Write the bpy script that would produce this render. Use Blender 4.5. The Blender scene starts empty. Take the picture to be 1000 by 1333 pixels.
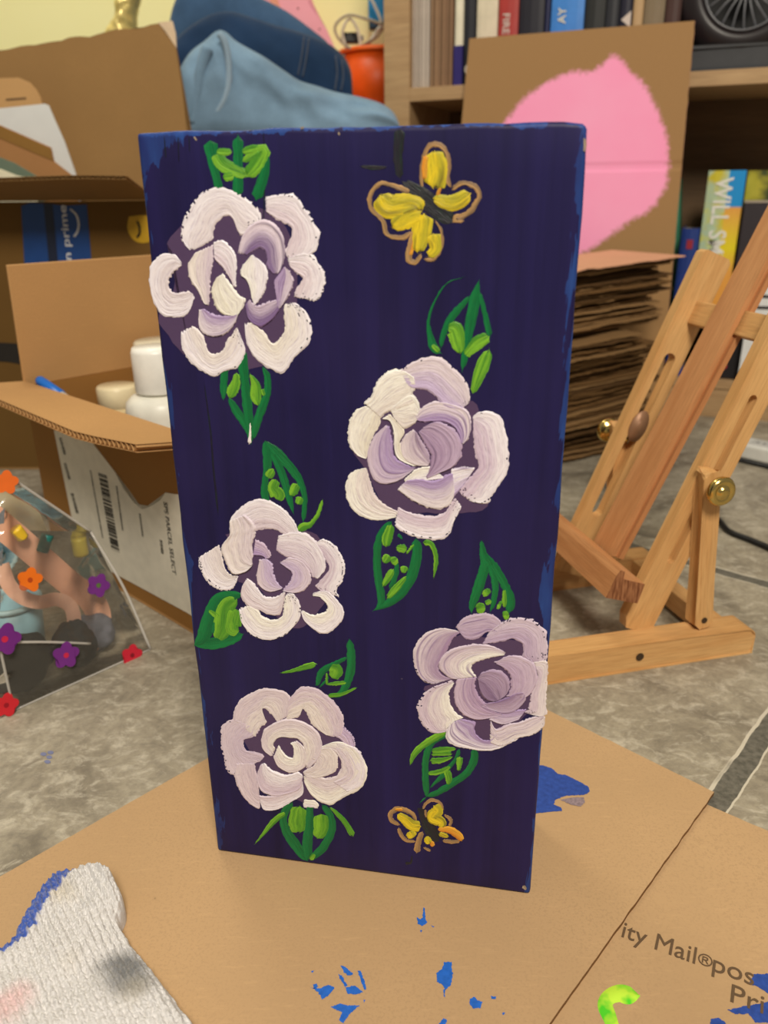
import bpy, bmesh, math, random
from mathutils import Vector, Matrix, noise as mnoise
V = Vector
SC = bpy.context.scene
COL = SC.collection
# ------------------------------------------------------------------ camera
FOC, CX, CY = 1042.0, 500.0, 666.5
EYE = V((0, 0, 0.46628))
_d = V((29.0, 2593.5, FOC)).normalized()          # world "down" seen from the camera (x right, y down, z ahead)
_Z = -_d
_Y = (V((0, 0, 1)) - V((0, 0, 1)).dot(_Z) * _Z).normalized()
_X = _Y.cross(_Z)
RW = Matrix((_X, _Y, _Z))                          # camera axes -> world axes
cam_data = bpy.data.cameras.new('camera')
cam = bpy.data.objects.new('camera', cam_data); COL.objects.link(cam)
cr, cu, cb = RW @ V((1, 0, 0)), RW @ V((0, -1, 0)), RW @ V((0, 0, -1))
cam.matrix_world = Matrix(((cr.x, cu.x, cb.x, EYE.x), (cr.y, cu.y, cb.y, EYE.y), (cr.z, cu.z, cb.z, EYE.z), (0, 0, 0, 1)))
cam_data.sensor_fit = 'HORIZONTAL'; cam_data.sensor_width = 36.0; cam_data.lens = 36.0 * FOC / 1000.0
cam_data.clip_start = 0.02
cam_data.dof.use_dof = True; cam_data.dof.focus_distance = 0.56; cam_data.dof.aperture_fstop = 9.5
SC.camera = cam
# ------------------------------------------------------------------ light and exposure
SC.view_settings.view_transform = 'Standard'
SC.view_settings.look = 'None'
SC.view_settings.gamma = 1.0
SC.view_settings.use_curve_mapping = False
SC.view_settings.exposure = 0.0
world = bpy.data.worlds.new('room_ambient'); SC.world = world; world.use_nodes = True
wb = world.node_tree.nodes['Background']
wb.inputs[0].default_value = (1.0, 0.93, 0.82, 1); wb.inputs[1].default_value = 0.24
def area(name, loc, target, size, power, color):
    l = bpy.data.lights.new(name, 'AREA'); l.shape = 'SQUARE'; l.size = size; l.energy = power; l.color = color
    o = bpy.data.objects.new(name, l); COL.objects.link(o); o.location = loc
    o.rotation_euler = (V(target) - V(loc)).to_track_quat('-Z', 'Y').to_euler()
    return o
area('ceiling_lamp', (0.25, -1.15, 2.35), (0.0, 0.6, 0.1), 0.7, 76, (1.0, 0.91, 0.77))
area('far_wall_fill', (-0.7, 1.65, 2.45), (-0.5, 1.9, 0.4), 0.5, 14, (1.0, 0.92, 0.76))  # added fill that brightens the back wall and jeans, not a room fixture

# ------------------------------------------------------------------ geometry helpers
def ray(px, py): return RW @ V(((px - CX) / FOC, (py - CY) / FOC, 1.0))
def flr(px, py, z=0.0):
    r = ray(px, py); return EYE + r * ((z - EYE.z) / r.z)
def pln(px, py, p0, n):
    r = ray(px, py); return EYE + r * ((V(p0) - EYE).dot(n) / r.dot(n))
def proj(P):
    v = RW.transposed() @ (V(P) - EYE); return V((CX + FOC * v.x / v.z, CY + FOC * v.y / v.z))
def dep(px, py, y): return pln(px, py, (0, y, 0), V((0, 1, 0)))
def lin(c):
    return tuple((x / 255 / 12.92) if x / 255 <= 0.04045 else ((x / 255 + 0.055) / 1.055) ** 2.4 for x in c[:3])
def frame(o, ex, ey=None, ez=None):
    ex = V(ex).normalized()
    if ez is None: ez = V((0, 0, 1))
    if ey is None: ey = V(ez).cross(ex).normalized()
    ey = V(ey).normalized(); ez = ex.cross(ey).normalized()
    return Matrix(((ex.x, ey.x, ez.x, o[0]), (ex.y, ey.y, ez.y, o[1]), (ex.z, ey.z, ez.z, o[2]), (0, 0, 0, 1)))
WM = {}
def put(o, M, parent):
    COL.objects.link(o)
    if parent is not None:
        o.parent = parent
        o.matrix_local = WM[parent.name].inverted() @ M
    else:
        o.matrix_local = M
    WM[o.name] = M.copy()
    return o
def root(name, M, label, cat, group=None):
    if not isinstance(M, Matrix): M = Matrix.Translation(V(M))
    o = bpy.data.objects.new(name, None); o.empty_display_size = 0.02
    put(o, M, None); tag(o, label, cat, group); return o
def tag(o, label, cat, group=None):
    o['label'] = label; o['category'] = cat
    if group: o['group'] = group
    return o
def add(name, bm, m, M=None, parent=None, smooth=False, label=None, kind=None, recalc=True):
    if recalc: bmesh.ops.recalc_face_normals(bm, faces=bm.faces[:])
    me = bpy.data.meshes.new(name); bm.to_mesh(me); bm.free()
    if m is not None: me.materials.append(m)
    if smooth:
        for p in me.polygons: p.use_smooth = True
    o = bpy.data.objects.new(name, me)
    put(o, M if M is not None else Matrix.Identity(4), parent)
    if label: o['label'] = label
    if kind: o['kind'] = kind
    return o
def box(bm, x0, x1, y0, y1, z0, z1, bev=0.0, seg=2):
    vs = [bm.verts.new(p) for p in ((x0, y0, z0), (x1, y0, z0), (x1, y1, z0), (x0, y1, z0), (x0, y0, z1), (x1, y0, z1), (x1, y1, z1), (x0, y1, z1))]
    fs = [bm.faces.new([vs[i] for i in f]) for f in ((3, 2, 1, 0), (4, 5, 6, 7), (0, 1, 5, 4), (1, 2, 6, 5), (2, 3, 7, 6), (3, 0, 4, 7))]
    if bev > 0:
        es = list({e for f in fs for e in f.edges})
        bmesh.ops.bevel(bm, geom=es, offset=bev, segments=seg, affect='EDGES', profile=0.6)
    return bm
def nb(): return bmesh.new()
def bx(*a, **k): return box(nb(), *a, **k)
def prism(bm, pts, d0, d1, axis='z'):
    """closed outline pts (2D) extruded between d0 and d1; axis z: (x,y), axis y: (x,z)"""
    def mk(p, d): return (p[0], p[1], d) if axis == 'z' else ((p[0], d, p[1]) if axis == 'y' else (d, p[0], p[1]))
    a = [bm.verts.new(mk(p, d0)) for p in pts]; b = [bm.verts.new(mk(p, d1)) for p in pts]
    n = len(pts)
    fa = bm.faces.new(a); fb = bm.faces.new(b[::-1])
    for i in range(n): bm.faces.new((a[i], a[(i + 1) % n], b[(i + 1) % n], b[i]))
    bmesh.ops.triangulate(bm, faces=[fa, fb])
    return bm
def holed(bm, outer, hole, d0, d1):
    """outline with one hole, extruded in y; points are (x,z)"""
    es = []
    loops = []
    for pts in (outer, hole):
        vs = [bm.verts.new((p[0], d0, p[1])) for p in pts]; loops.append(vs)
        es += [bm.edges.new((vs[i], vs[(i + 1) % len(vs)])) for i in range(len(vs))]
    r = bmesh.ops.triangle_fill(bm, use_beauty=True, edges=es)
    fs = [g for g in r['geom'] if isinstance(g, bmesh.types.BMFace)]
    ex = bmesh.ops.extrude_face_region(bm, geom=fs)
    for v in ex['geom']:
        if isinstance(v, bmesh.types.BMVert): v.co.y = d1
    return bm
def lathe(bm, prof, n=32, M=None):
    rings = []
    for r, z in prof:
        if r < 1e-6: rings.append([bm.verts.new((0, 0, z))])
        else: rings.append([bm.verts.new((r * math.cos(2 * math.pi * i / n), r * math.sin(2 * math.pi * i / n), z)) for i in range(n)])
    for a, b in zip(rings, rings[1:]):
        for i in range(n):
            j = (i + 1) % n
            if len(a) == 1 and len(b) == 1: continue
            if len(a) == 1: bm.faces.new((a[0], b[j], b[i]))
            elif len(b) == 1: bm.faces.new((a[i], a[j], b[0]))
            else: bm.faces.new((a[i], a[j], b[j], b[i]))
    if M is not None: bmesh.ops.transform(bm, matrix=M, verts=[v for rg in rings for v in rg])
    return bm
def spline(pts, n):
    """Catmull-Rom through pts, n samples evenly spread by arc length; pts tuples of any length"""
    P = [V(p) if len(p) in (2, 3, 4) else p for p in pts]
    if len(P) == 2: return [P[0].lerp(P[1], i / (n - 1)) for i in range(n)]
    Q = [P[0] * 2 - P[1]] + P + [P[-1] * 2 - P[-2]]
    dense = []
    for i in range(1, len(Q) - 2):
        a, b, c, d = Q[i - 1], Q[i], Q[i + 1], Q[i + 2]
        for k in range(12):
            t = k / 12
            dense.append(0.5 * ((2 * b) + (c - a) * t + (2 * a - 5 * b + 4 * c - d) * t * t + (3 * b - a - 3 * c + d) * t ** 3))
    dense.append(P[-1])
    L = [0]
    for p, q in zip(dense, dense[1:]): L.append(L[-1] + (q - p).length)
    out = []; j = 0
    for i in range(n):
        s = L[-1] * i / (n - 1)
        while j < len(L) - 2 and L[j + 1] < s: j += 1
        t = (s - L[j]) / max(1e-12, L[j + 1] - L[j])
        out.append(dense[j].lerp(dense[j + 1], min(1, max(0, t))))
    return out
def tube(bm, pts, r, n=8, samples=None, closed_ends=True):
    P = spline(pts, samples or max(8, len(pts) * 6)) if len(pts) > 2 or samples else [V(p) for p in pts]
    rings = []
    up = V((0.13, 0.21, 0.97))
    for i, p in enumerate(P):
        t = (P[min(i + 1, len(P) - 1)] - P[max(i - 1, 0)]).normalized()
        a = t.cross(up)
        if a.length < 1e-4: a = t.cross(V((1, 0, 0)))
        a.normalize(); b = t.cross(a).normalized()
        rr = r[min(len(r) - 1, int(i * len(r) / len(P)))] if isinstance(r, (list, tuple)) else r
        rings.append([bm.verts.new(p + a * (rr * math.cos(2 * math.pi * k / n)) + b * (rr * math.sin(2 * math.pi * k / n))) for k in range(n)])
    for x, y in zip(rings, rings[1:]):
        for k in range(n): bm.faces.new((x[k], x[(k + 1) % n], y[(k + 1) % n], y[k]))
    if closed_ends: bm.faces.new(rings[0][::-1]); bm.faces.new(rings[-1])
    return bm
def band(bm, pts, width_dir, w, th, samples=40):
    """flat strap along pts; width_dir callable or vector"""
    P = spline(pts, samples); rings = []
    for i, p in enumerate(P):
        t = (P[min(i + 1, len(P) - 1)] - P[max(i - 1, 0)]).normalized()
        wd = width_dir(i / (len(P) - 1)) if callable(width_dir) else V(width_dir)
        wd = (wd - t * wd.dot(t)).normalized(); nn = t.cross(wd)
        rings.append([bm.verts.new(p + wd * a * w / 2 + nn * b * th / 2) for a, b in ((-1, -1), (1, -1), (1, 1), (-1, 1))])
    for x, y in zip(rings, rings[1:]):
        for k in range(4): bm.faces.new((x[k], x[(k + 1) % 4], y[(k + 1) % 4], y[k]))
    bm.faces.new(rings[0][::-1]); bm.faces.new(rings[-1]); return bm
def nz(x, y=0.0, z=0.0): return mnoise.noise(V((x, y, z)))
def text_bm(s, size, extrude=0.0, bold=0.0):
    c = bpy.data.curves.new('lettering', 'FONT'); c.body = s; c.size = size; c.extrude = extrude; c.resolution_u = 4; c.offset = bold
    o = bpy.data.objects.new('lettering', c); COL.objects.link(o)
    dg = bpy.context.evaluated_depsgraph_get(); dg.update()
    me = bpy.data.meshes.new_from_object(o.evaluated_get(dg))
    bm = nb(); bm.from_mesh(me)
    bpy.data.objects.remove(o); bpy.data.meshes.remove(me); bpy.data.curves.remove(c)
    return bm
def text(s, size, M, m, parent, name='lettering', xs=1.0, bold=0.0):
    bm = text_bm(s, size, 0.0002, bold)
    if xs != 1.0: bmesh.ops.scale(bm, vec=(xs, 1, 1), verts=bm.verts[:])
    return add(name, bm, m, M, parent)

# ------------------------------------------------------------------ materials
class N:
    def __init__(s, name):
        s.m = bpy.data.materials.new(name); s.m.use_nodes = True; s.t = s.m.node_tree
        s.b = s.t.nodes['Principled BSDF']
    def n(s, typ, **kw):
        x = s.t.nodes.new(typ)
        for k, v in kw.items():
            if k.startswith('i_'): x.inputs[int(k[2:]) if k[2:].isdigit() else k[2:].replace('_', ' ')].default_value = v
            else: setattr(x, k, v)
        return x
    def l(s, a, b): s.t.links.new(a, b)
    def coord(s, scale=(1, 1, 1), rot=(0, 0, 0), kind='Object'):
        tc = s.n('ShaderNodeTexCoord'); mp = s.n('ShaderNodeMapping')
        mp.inputs['Scale'].default_value = scale; mp.inputs['Rotation'].default_value = rot
        s.l(tc.outputs[kind], mp.inputs[0]); return mp.outputs[0]
    def noise(s, vec, scale, detail=3, rough=0.5, dist=0.0):
        x = s.n('ShaderNodeTexNoise'); x.inputs['Scale'].default_value = scale; x.inputs['Detail'].default_value = detail
        x.inputs['Roughness'].default_value = rough; x.inputs['Distortion'].default_value = dist
        s.l(vec, x.inputs['Vector']); return x.outputs['Fac']
    def ramp(s, fac, stops):
        r = s.n('ShaderNodeValToRGB'); e = r.color_ramp.elements
        while len(e) < len(stops): e.new(0.5)
        for el, (p, c) in zip(e, stops):
            el.position = p; el.color = (*c, 1) if len(c) == 3 else c
        s.l(fac, r.inputs[0]); return r.outputs[0]
    def mix(s, fac, a, b, blend='MIX'):
        x = s.n('ShaderNodeMix'); x.data_type = 'RGBA'; x.blend_type = blend
        for sock, val in ((x.inputs[0], fac), (x.inputs[6], a), (x.inputs[7], b)):
            if isinstance(val, (int, float)): sock.default_value = val
            elif isinstance(val, tuple): sock.default_value = (*val, 1) if len(val) == 3 else val
            else: s.l(val, sock)
        return x.outputs[2]
    def math(s, op, a, b=0.0, c=0.0, clamp=False):
        x = s.n('ShaderNodeMath'); x.operation = op; x.use_clamp = clamp
        for i, v in enumerate((a, b, c)):
            if isinstance(v, (int, float)): x.inputs[i].default_value = v
            else: s.l(v, x.inputs[i])
        return x.outputs[0]
    def bump(s, h, strength, dist):
        b = s.n('ShaderNodeBump'); b.inputs['Strength'].default_value = strength; b.inputs['Distance'].default_value = dist
        s.l(h, b.inputs['Height']); s.l(b.outputs[0], s.b.inputs['Normal'])
    def color(s, c):
        if isinstance(c, tuple): s.b.inputs['Base Color'].default_value = (*c, 1)
        else: s.l(c, s.b.inputs['Base Color'])
    def rough(s, r, spec=0.5):
        s.b.inputs['Roughness'].default_value = r; s.b.inputs['Specular IOR Level'].default_value = spec
_plain = {}
def plain(name, rgb, rough=0.5, spec=0.4, var=0.06, scale=60, bump=0.0, metal=0.0):
    k = N(name); c = lin(rgb); v = k.coord()
    f = k.noise(v, scale, 4)
    k.color(k.ramp(f, [(0.3, tuple(x * (1 - var) for x in c)), (0.7, tuple(min(1, x * (1 + var)) for x in c))]))
    k.rough(rough, spec); k.b.inputs['Metallic'].default_value = metal
    if bump: k.bump(k.noise(v, scale * 3, 3), bump, 0.001)
    return k.m
def kraft(name, rgb, fleck=1.0, scale=1.0):
    k = N(name); c = lin(rgb); v = k.coord()
    big = k.noise(v, 7, 3); fine = k.noise(v, 520 * scale, 2, 0.7)
    fib = k.noise(k.coord((60, 420, 420)), 1.0, 3, 0.6)
    base = k.ramp(big, [(0.3, tuple(x * 0.93 for x in c)), (0.7, tuple(x * 1.05 for x in c))])
    a = k.mix(k.ramp(fine, [(0.36, (1, 1, 1)), (0.5, (0, 0, 0))]), base, tuple(x * 0.91 for x in c))
    b = k.mix(k.ramp(fib, [(0.58, (0, 0, 0)), (0.74, (0.4, 0.4, 0.4))]), a, tuple(min(1, x * 1.16) for x in c))
    vor = k.n('ShaderNodeTexVoronoi'); vor.inputs['Scale'].default_value = 42; k.l(v, vor.inputs['Vector'])
    spot = k.ramp(vor.outputs['Distance'], [(0.03, (0.75 * fleck,) * 3), (0.055, (0, 0, 0))])
    gate = k.ramp(k.noise(v, 33, 1), [(0.56, (0, 0, 0)), (0.6, (1, 1, 1))])
    sp = k.mix(1.0, spot, gate, 'MULTIPLY')
    k.color(k.mix(sp, b, tuple(x * 0.45 for x in c)))
    k.rough(0.82, 0.2); k.bump(fine, 0.05, 0.0004); return k.m
def wood(name, a, b, rough=0.45, s=1.0, dark=None):
    k = N(name); a = lin(a); b = lin(b)
    v = k.coord((5 * s, 60 * s, 60 * s)); f = k.noise(v, 1.0, 5, 0.6, 0.6)
    fine = k.noise(k.coord((30 * s, 700 * s, 700 * s)), 1.0, 2, 0.6)
    c = k.ramp(f, [(0.28, a), (0.5, tuple((x + y) / 2 for x, y in zip(a, b))), (0.72, b)])
    c2 = k.mix(k.ramp(fine, [(0.35, (0.45,) * 3), (0.55, (0, 0, 0))]), c, tuple(x * 0.72 for x in a))
    k.color(c2); k.rough(rough, 0.4); k.bump(fine, 0.08, 0.0005); return k.m
M_ = {}
M_['kraft'] = kraft('kraft_board', (191, 157, 117))
M_['kraft_edge'] = kraft('kraft_cut_edge', (122, 88, 54), 0.2)
M_['kraft_in'] = kraft('kraft_inner', (188, 143, 92), 0.3)
M_['kraft_big'] = kraft('kraft_weathered', (152, 118, 74), 0.3)
M_['kraft_out'] = kraft('kraft_outer', (152, 108, 56), 0.3)
M_['kraft_dim'] = kraft('kraft_shaded_wall', (106, 78, 38), 0.3)  # browner kraft for the big box's near wall, flap shade mixed into the colour
M_['kraft_panel'] = kraft('kraft_panel', (192, 148, 98), 0.2)
M_['beech'] = wood('beech', (202, 150, 92), (222, 178, 120))
M_['beech_dark'] = wood('beech_reddish', (184, 124, 78), (206, 150, 102))
M_['shelf'] = wood('shelf_oak', (172, 138, 98), (196, 164, 122), 0.6, 0.6)
M_['shelf_in'] = wood('shelf_back', (96, 74, 52), (116, 90, 62), 0.7, 0.6)
M_['brass'] = plain('brass', (214, 186, 112), 0.18, 0.5, 0.05, 20, metal=1.0)
M_['white_plastic'] = plain('white_plastic', (236, 234, 222), 0.35)
M_['black_plastic'] = plain('black_plastic', (24, 24, 26), 0.4)
M_['ink'] = plain('grey_ink', (104, 84, 64), 0.8, 0.1)
M_['black_ink'] = plain('black_ink', (46, 42, 40), 0.8, 0.1)
M_['paper'] = plain('white_paper', (228, 222, 206), 0.7, 0.2)
M_['blue_paint'] = plain('blue_paint', (40, 104, 200), 0.5, 0.3, 0.15, 300)
M_['blue_paint_dry'] = plain('blue_paint_dry', (46, 76, 156), 0.6, 0.25, 0.2, 260)
M_['lime_paint'] = plain('lime_paint', (150, 236, 60), 0.4, 0.4, 0.3, 120)

def vcol_material(name, rough=0.45, under=(0.30, 0.22, 0.36), light=(0.25, 0.24, 0.24)):
    k = N(name); a = k.n('ShaderNodeVertexColor'); a.layer_name = 'Col'
    uvn = k.n('ShaderNodeUVMap'); uvn.uv_map = 'UV'
    mp = k.n('ShaderNodeMapping'); mp.inputs['Scale'].default_value = (1.0, 11.0, 1.0); k.l(uvn.outputs[0], mp.inputs[0])
    st = k.noise(mp.outputs[0], 1.0, 4, 0.62, 0.5)
    g = k.noise(k.coord(), 260, 4, 0.65)
    c1 = k.mix(k.ramp(st, [(0.30, (0.42,) * 3), (0.52, (0, 0, 0))]), a.outputs[0], under, 'MIX')
    c2 = k.mix(k.ramp(st, [(0.56, (0, 0, 0)), (0.74, (0.5,) * 3)]), c1, light, 'SCREEN')
    k.color(c2); k.rough(rough, 0.3)
    k.bump(k.math('ADD', st, k.math('MULTIPLY', g, 0.35)), 0.45, 0.0012); return k.m
M_['petal'] = vcol_material('petal_paint')
M_['leaf_paint'] = vcol_material('leaf_paint', 0.4, (0.012, 0.07, 0.03), (0.03, 0.06, 0.01))

# ------------------------------------------------------------------ setting: floor, wall
def floor_material():
    k = N('stone_tile')
    g = V((0.2706, 0.5344)); ang = math.radians(48.5)
    tc = k.n('ShaderNodeTexCoord')
    mp = k.n('ShaderNodeMapping'); mp.vector_type = 'TEXTURE'
    mp.inputs['Location'].default_value = (g.x, g.y, 0); mp.inputs['Rotation'].default_value = (0, 0, ang)
    k.l(tc.outputs['Object'], mp.inputs[0]); v = mp.outputs[0]
    sx = k.n('ShaderNodeSeparateXYZ'); k.l(v, sx.inputs[0])
    # across the joints: y (lines run along x) and x (lines run along y)
    wob = k.math('MULTIPLY', k.math('SUBTRACT', k.noise(v, 25, 3), 0.5), 0.006)
    T = 0.95; G = 0.021
    q_ = flr(985, 762); q_ = V((q_.x, q_.y)) - g; DXOFF = -(q_.x * math.cos(ang) + q_.y * math.sin(ang))
    def dist(s, off):
        a = k.math('ADD', k.math('ADD', s, off + 40 * T), wob)
        return k.math('MODULO', a, T)
    dy = dist(sx.outputs[1], G + 0.0005); dx = dist(sx.outputs[0], DXOFF)
    def between(d, lo, hi): return k.math('MULTIPLY', k.math('GREATER_THAN', d, lo), k.math('LESS_THAN', d, hi))
    joint = k.math('MAXIMUM', between(dy, 0.0, G), between(dx, 0.0, G))
    edge = k.math('MAXIMUM', k.math('MAXIMUM', between(dy, -1, 0.0018), between(dy, G - 0.002, G + 0.001)),
                  k.math('MAXIMUM', between(dx, -1, 0.0018), between(dx, G - 0.002, G + 0.001)))
    n1 = k.noise(v, 9, 6, 0.65, 1.2); n2 = k.noise(k.coord((1, 1.6, 1), (0, 0, 0.6)), 38, 6, 0.7, 0.8); n3 = k.noise(v, 160, 3, 0.6)
    base = k.ramp(n1, [(0.30, lin((118, 110, 96))), (0.48, lin((156, 147, 129))), (0.70, lin((184, 175, 155)))])
    veins = k.mix(k.ramp(n2, [(0.50, (0, 0, 0)), (0.64, (0.6,) * 3)]), base, lin((208, 200, 182)))
    dk = k.mix(k.ramp(n2, [(0.30, (0.5,) * 3), (0.42, (0, 0, 0))]), veins, lin((104, 98, 90)))
    st = k.mix(k.ramp(n3, [(0.4, (0.25,) * 3), (0.55, (0, 0, 0))]), dk, lin((110, 102, 92)))
    j = k.mix(joint, st, k.ramp(n3, [(0.35, lin((88, 86, 78))), (0.65, lin((118, 114, 104)))]))
    egate = k.math('MULTIPLY', edge, k.ramp(k.noise(v, 14, 2), [(0.38, (0, 0, 0)), (0.5, (1, 1, 1))]))
    k.color(k.mix(egate, j, lin((206, 198, 180))))
    k.rough(0.5, 0.4)
    h = k.math('ADD', k.math('MULTIPLY', n2, 0.6), k.math('MULTIPLY', joint, -1.2))
    k.bump(h, 0.35, 0.0025); return k.m
f = add('floor', bx(-4.0, 4.0, -2.4, 2.46, -0.05, 0.0), floor_material(), kind='structure')
k = N('yellow_wall_paint'); k.color(k.ramp(k.noise(k.coord(), 3, 3), [(0.3, lin((250, 244, 176))), (0.7, lin((252, 248, 190)))])); k.rough(0.8, 0.2)
add('wall_back', bx(-4.0, 4.0, 2.46, 2.56, -0.05, 2.8), k.m, kind='structure')

# ------------------------------------------------------------------ the painted board
YAW = math.radians(-10.804)
BW, BH, BT = 0.235, 0.4964, 0.075
e_b = V((math.cos(YAW), math.sin(YAW), 0)); n_b = V((e_b.y, -e_b.x, 0))       # n_b faces the camera
BASE = 0.0047
P_bl = flr(283, 1108, BASE); P_br = flr(690, 1165, BASE)
mid_front = (P_bl + P_br) / 2
BW = (P_br - P_bl).length
BH = BW * 2.1122
e_b = (P_br - P_bl).normalized(); n_b = V((e_b.y, -e_b.x, 0)).normalized()
B_M = frame(mid_front - n_b * (BT / 2), e_b)                                   # local: x along face, -y to camera, z up
board = root('painted_wood_block', B_M, 'tall upright dark indigo wood block painted with white-lilac roses and yellow butterflies', 'painted block')
def uv(px, py):
    p = pln(px, py, mid_front, n_b) - mid_front
    return V((p.dot(e_b), p.z))
def board_material():
    k = N('indigo_board_paint'); v = k.coord(); sx = k.n('ShaderNodeSeparateXYZ'); k.l(v, sx.inputs[0])
    st = k.noise(k.coord((70, 70, 3)), 1.0, 5, 0.6); bl = k.noise(k.coord((90, 90, 14)), 1.0, 4, 0.65, 0.6)
    cl = k.noise(k.coord(), 9, 4)
    base = k.ramp(st, [(0.3, lin((21, 17, 60))), (0.7, lin((31, 26, 80)))])
    base = k.mix(k.ramp(cl, [(0.45, (0, 0, 0)), (0.7, (0.4,) * 3)]), base, lin((44, 36, 84)))
    # brushed lighter blue that shows along the right, left and top edges
    dr = k.math('SUBTRACT', BW / 2, sx.outputs[0]); dl = k.math('ADD', sx.outputs[0], BW / 2); dt = k.math('SUBTRACT', BH, sx.outputs[2])
    jit = k.math('MULTIPLY', k.math('SUBTRACT', bl, 0.5), 0.045)
    patch = k.math('MULTIPLY', k.ramp(k.noise(k.coord((1, 1, 9)), 1.6, 2), [(0.50, (0, 0, 0)), (0.62, (1, 1, 1))]), 0.0055)
    mr = k.math('MULTIPLY', k.math('LESS_THAN', k.math('ADD', dr, k.math('MULTIPLY', jit, 0.8)), k.math('ADD', patch, 0.0010)), 0.75)
    ml = k.math('MULTIPLY', k.math('LESS_THAN', k.math('ADD', dl, jit), 0.0022), 0.6)
    mt = k.math('LESS_THAN', k.math('ADD', dt, k.math('MULTIPLY', jit, 0.3)), 0.0014)
    cor = k.math('LESS_THAN', k.math('ADD', k.math('ADD', dl, k.math('MULTIPLY', dt, 1.1)), jit), 0.024)
    m = k.math('MAXIMUM', k.math('MAXIMUM', mr, ml), k.math('MAXIMUM', mt, k.math('MULTIPLY', cor, 0.6)))
    blue = k.ramp(k.noise(k.coord((160, 160, 20)), 1, 3), [(0.3, lin((28, 44, 108))), (0.7, lin((40, 78, 150)))])
    c = k.mix(m, base, blue)
    # flecks where bare spots show
    vor = k.n('ShaderNodeTexVoronoi'); vor.inputs['Scale'].default_value = 55; k.l(v, vor.inputs['Vector'])
    fl = k.mix(1.0, k.ramp(vor.outputs['Distance'], [(0.03, (0.6,) * 3), (0.05, (0, 0, 0))]), k.ramp(k.noise(v, 21, 1), [(0.62, (0, 0, 0)), (0.64, (1, 1, 1))]), 'MULTIPLY')
    k.color(k.mix(fl, c, lin((150, 140, 150)))); k.rough(0.5, 0.25)
    k.bump(k.math('ADD', st, k.math('MULTIPLY', bl, 0.6)), 0.25, 0.0012); return k.m
M_['board'] = board_material()
bm = bx(-BW / 2, BW / 2, -BT / 2, BT / 2, 0, BH, 0.0028, 3)
bmesh.ops.subdivide_edges(bm, edges=[e for e in bm.edges if e.calc_length() > 0.05], cuts=24, use_grid_fill=True)
for v in bm.verts:
    q = v.co
    if q.z > BH - 0.004: v.co.z += 0.0012 * nz(q.x * 40, 3, 1) + 0.0006 * nz(q.x * 150, 5, 1)
    if q.z < 0.004: v.co.z = max(0, v.co.z)
    for sg, rr in ((1, 0.007), (-1, 0.003)):
        ddx = q.x * sg - (BW / 2 - rr); ddz = q.z - (BH - rr)
        if ddx > 0 and ddz > 0 and math.hypot(ddx, ddz) > rr:
            kk = rr / math.hypot(ddx, ddz); v.co.x = sg * (BW / 2 - rr + ddx * kk); v.co.z = BH - rr + ddz * kk
    if abs(q.x) > BW / 2 - 0.004: v.co.x += 0.0007 * nz(q.z * 30, 7, q.x)
add('board', bm, M_['board'], B_M, board, smooth=True)

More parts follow.
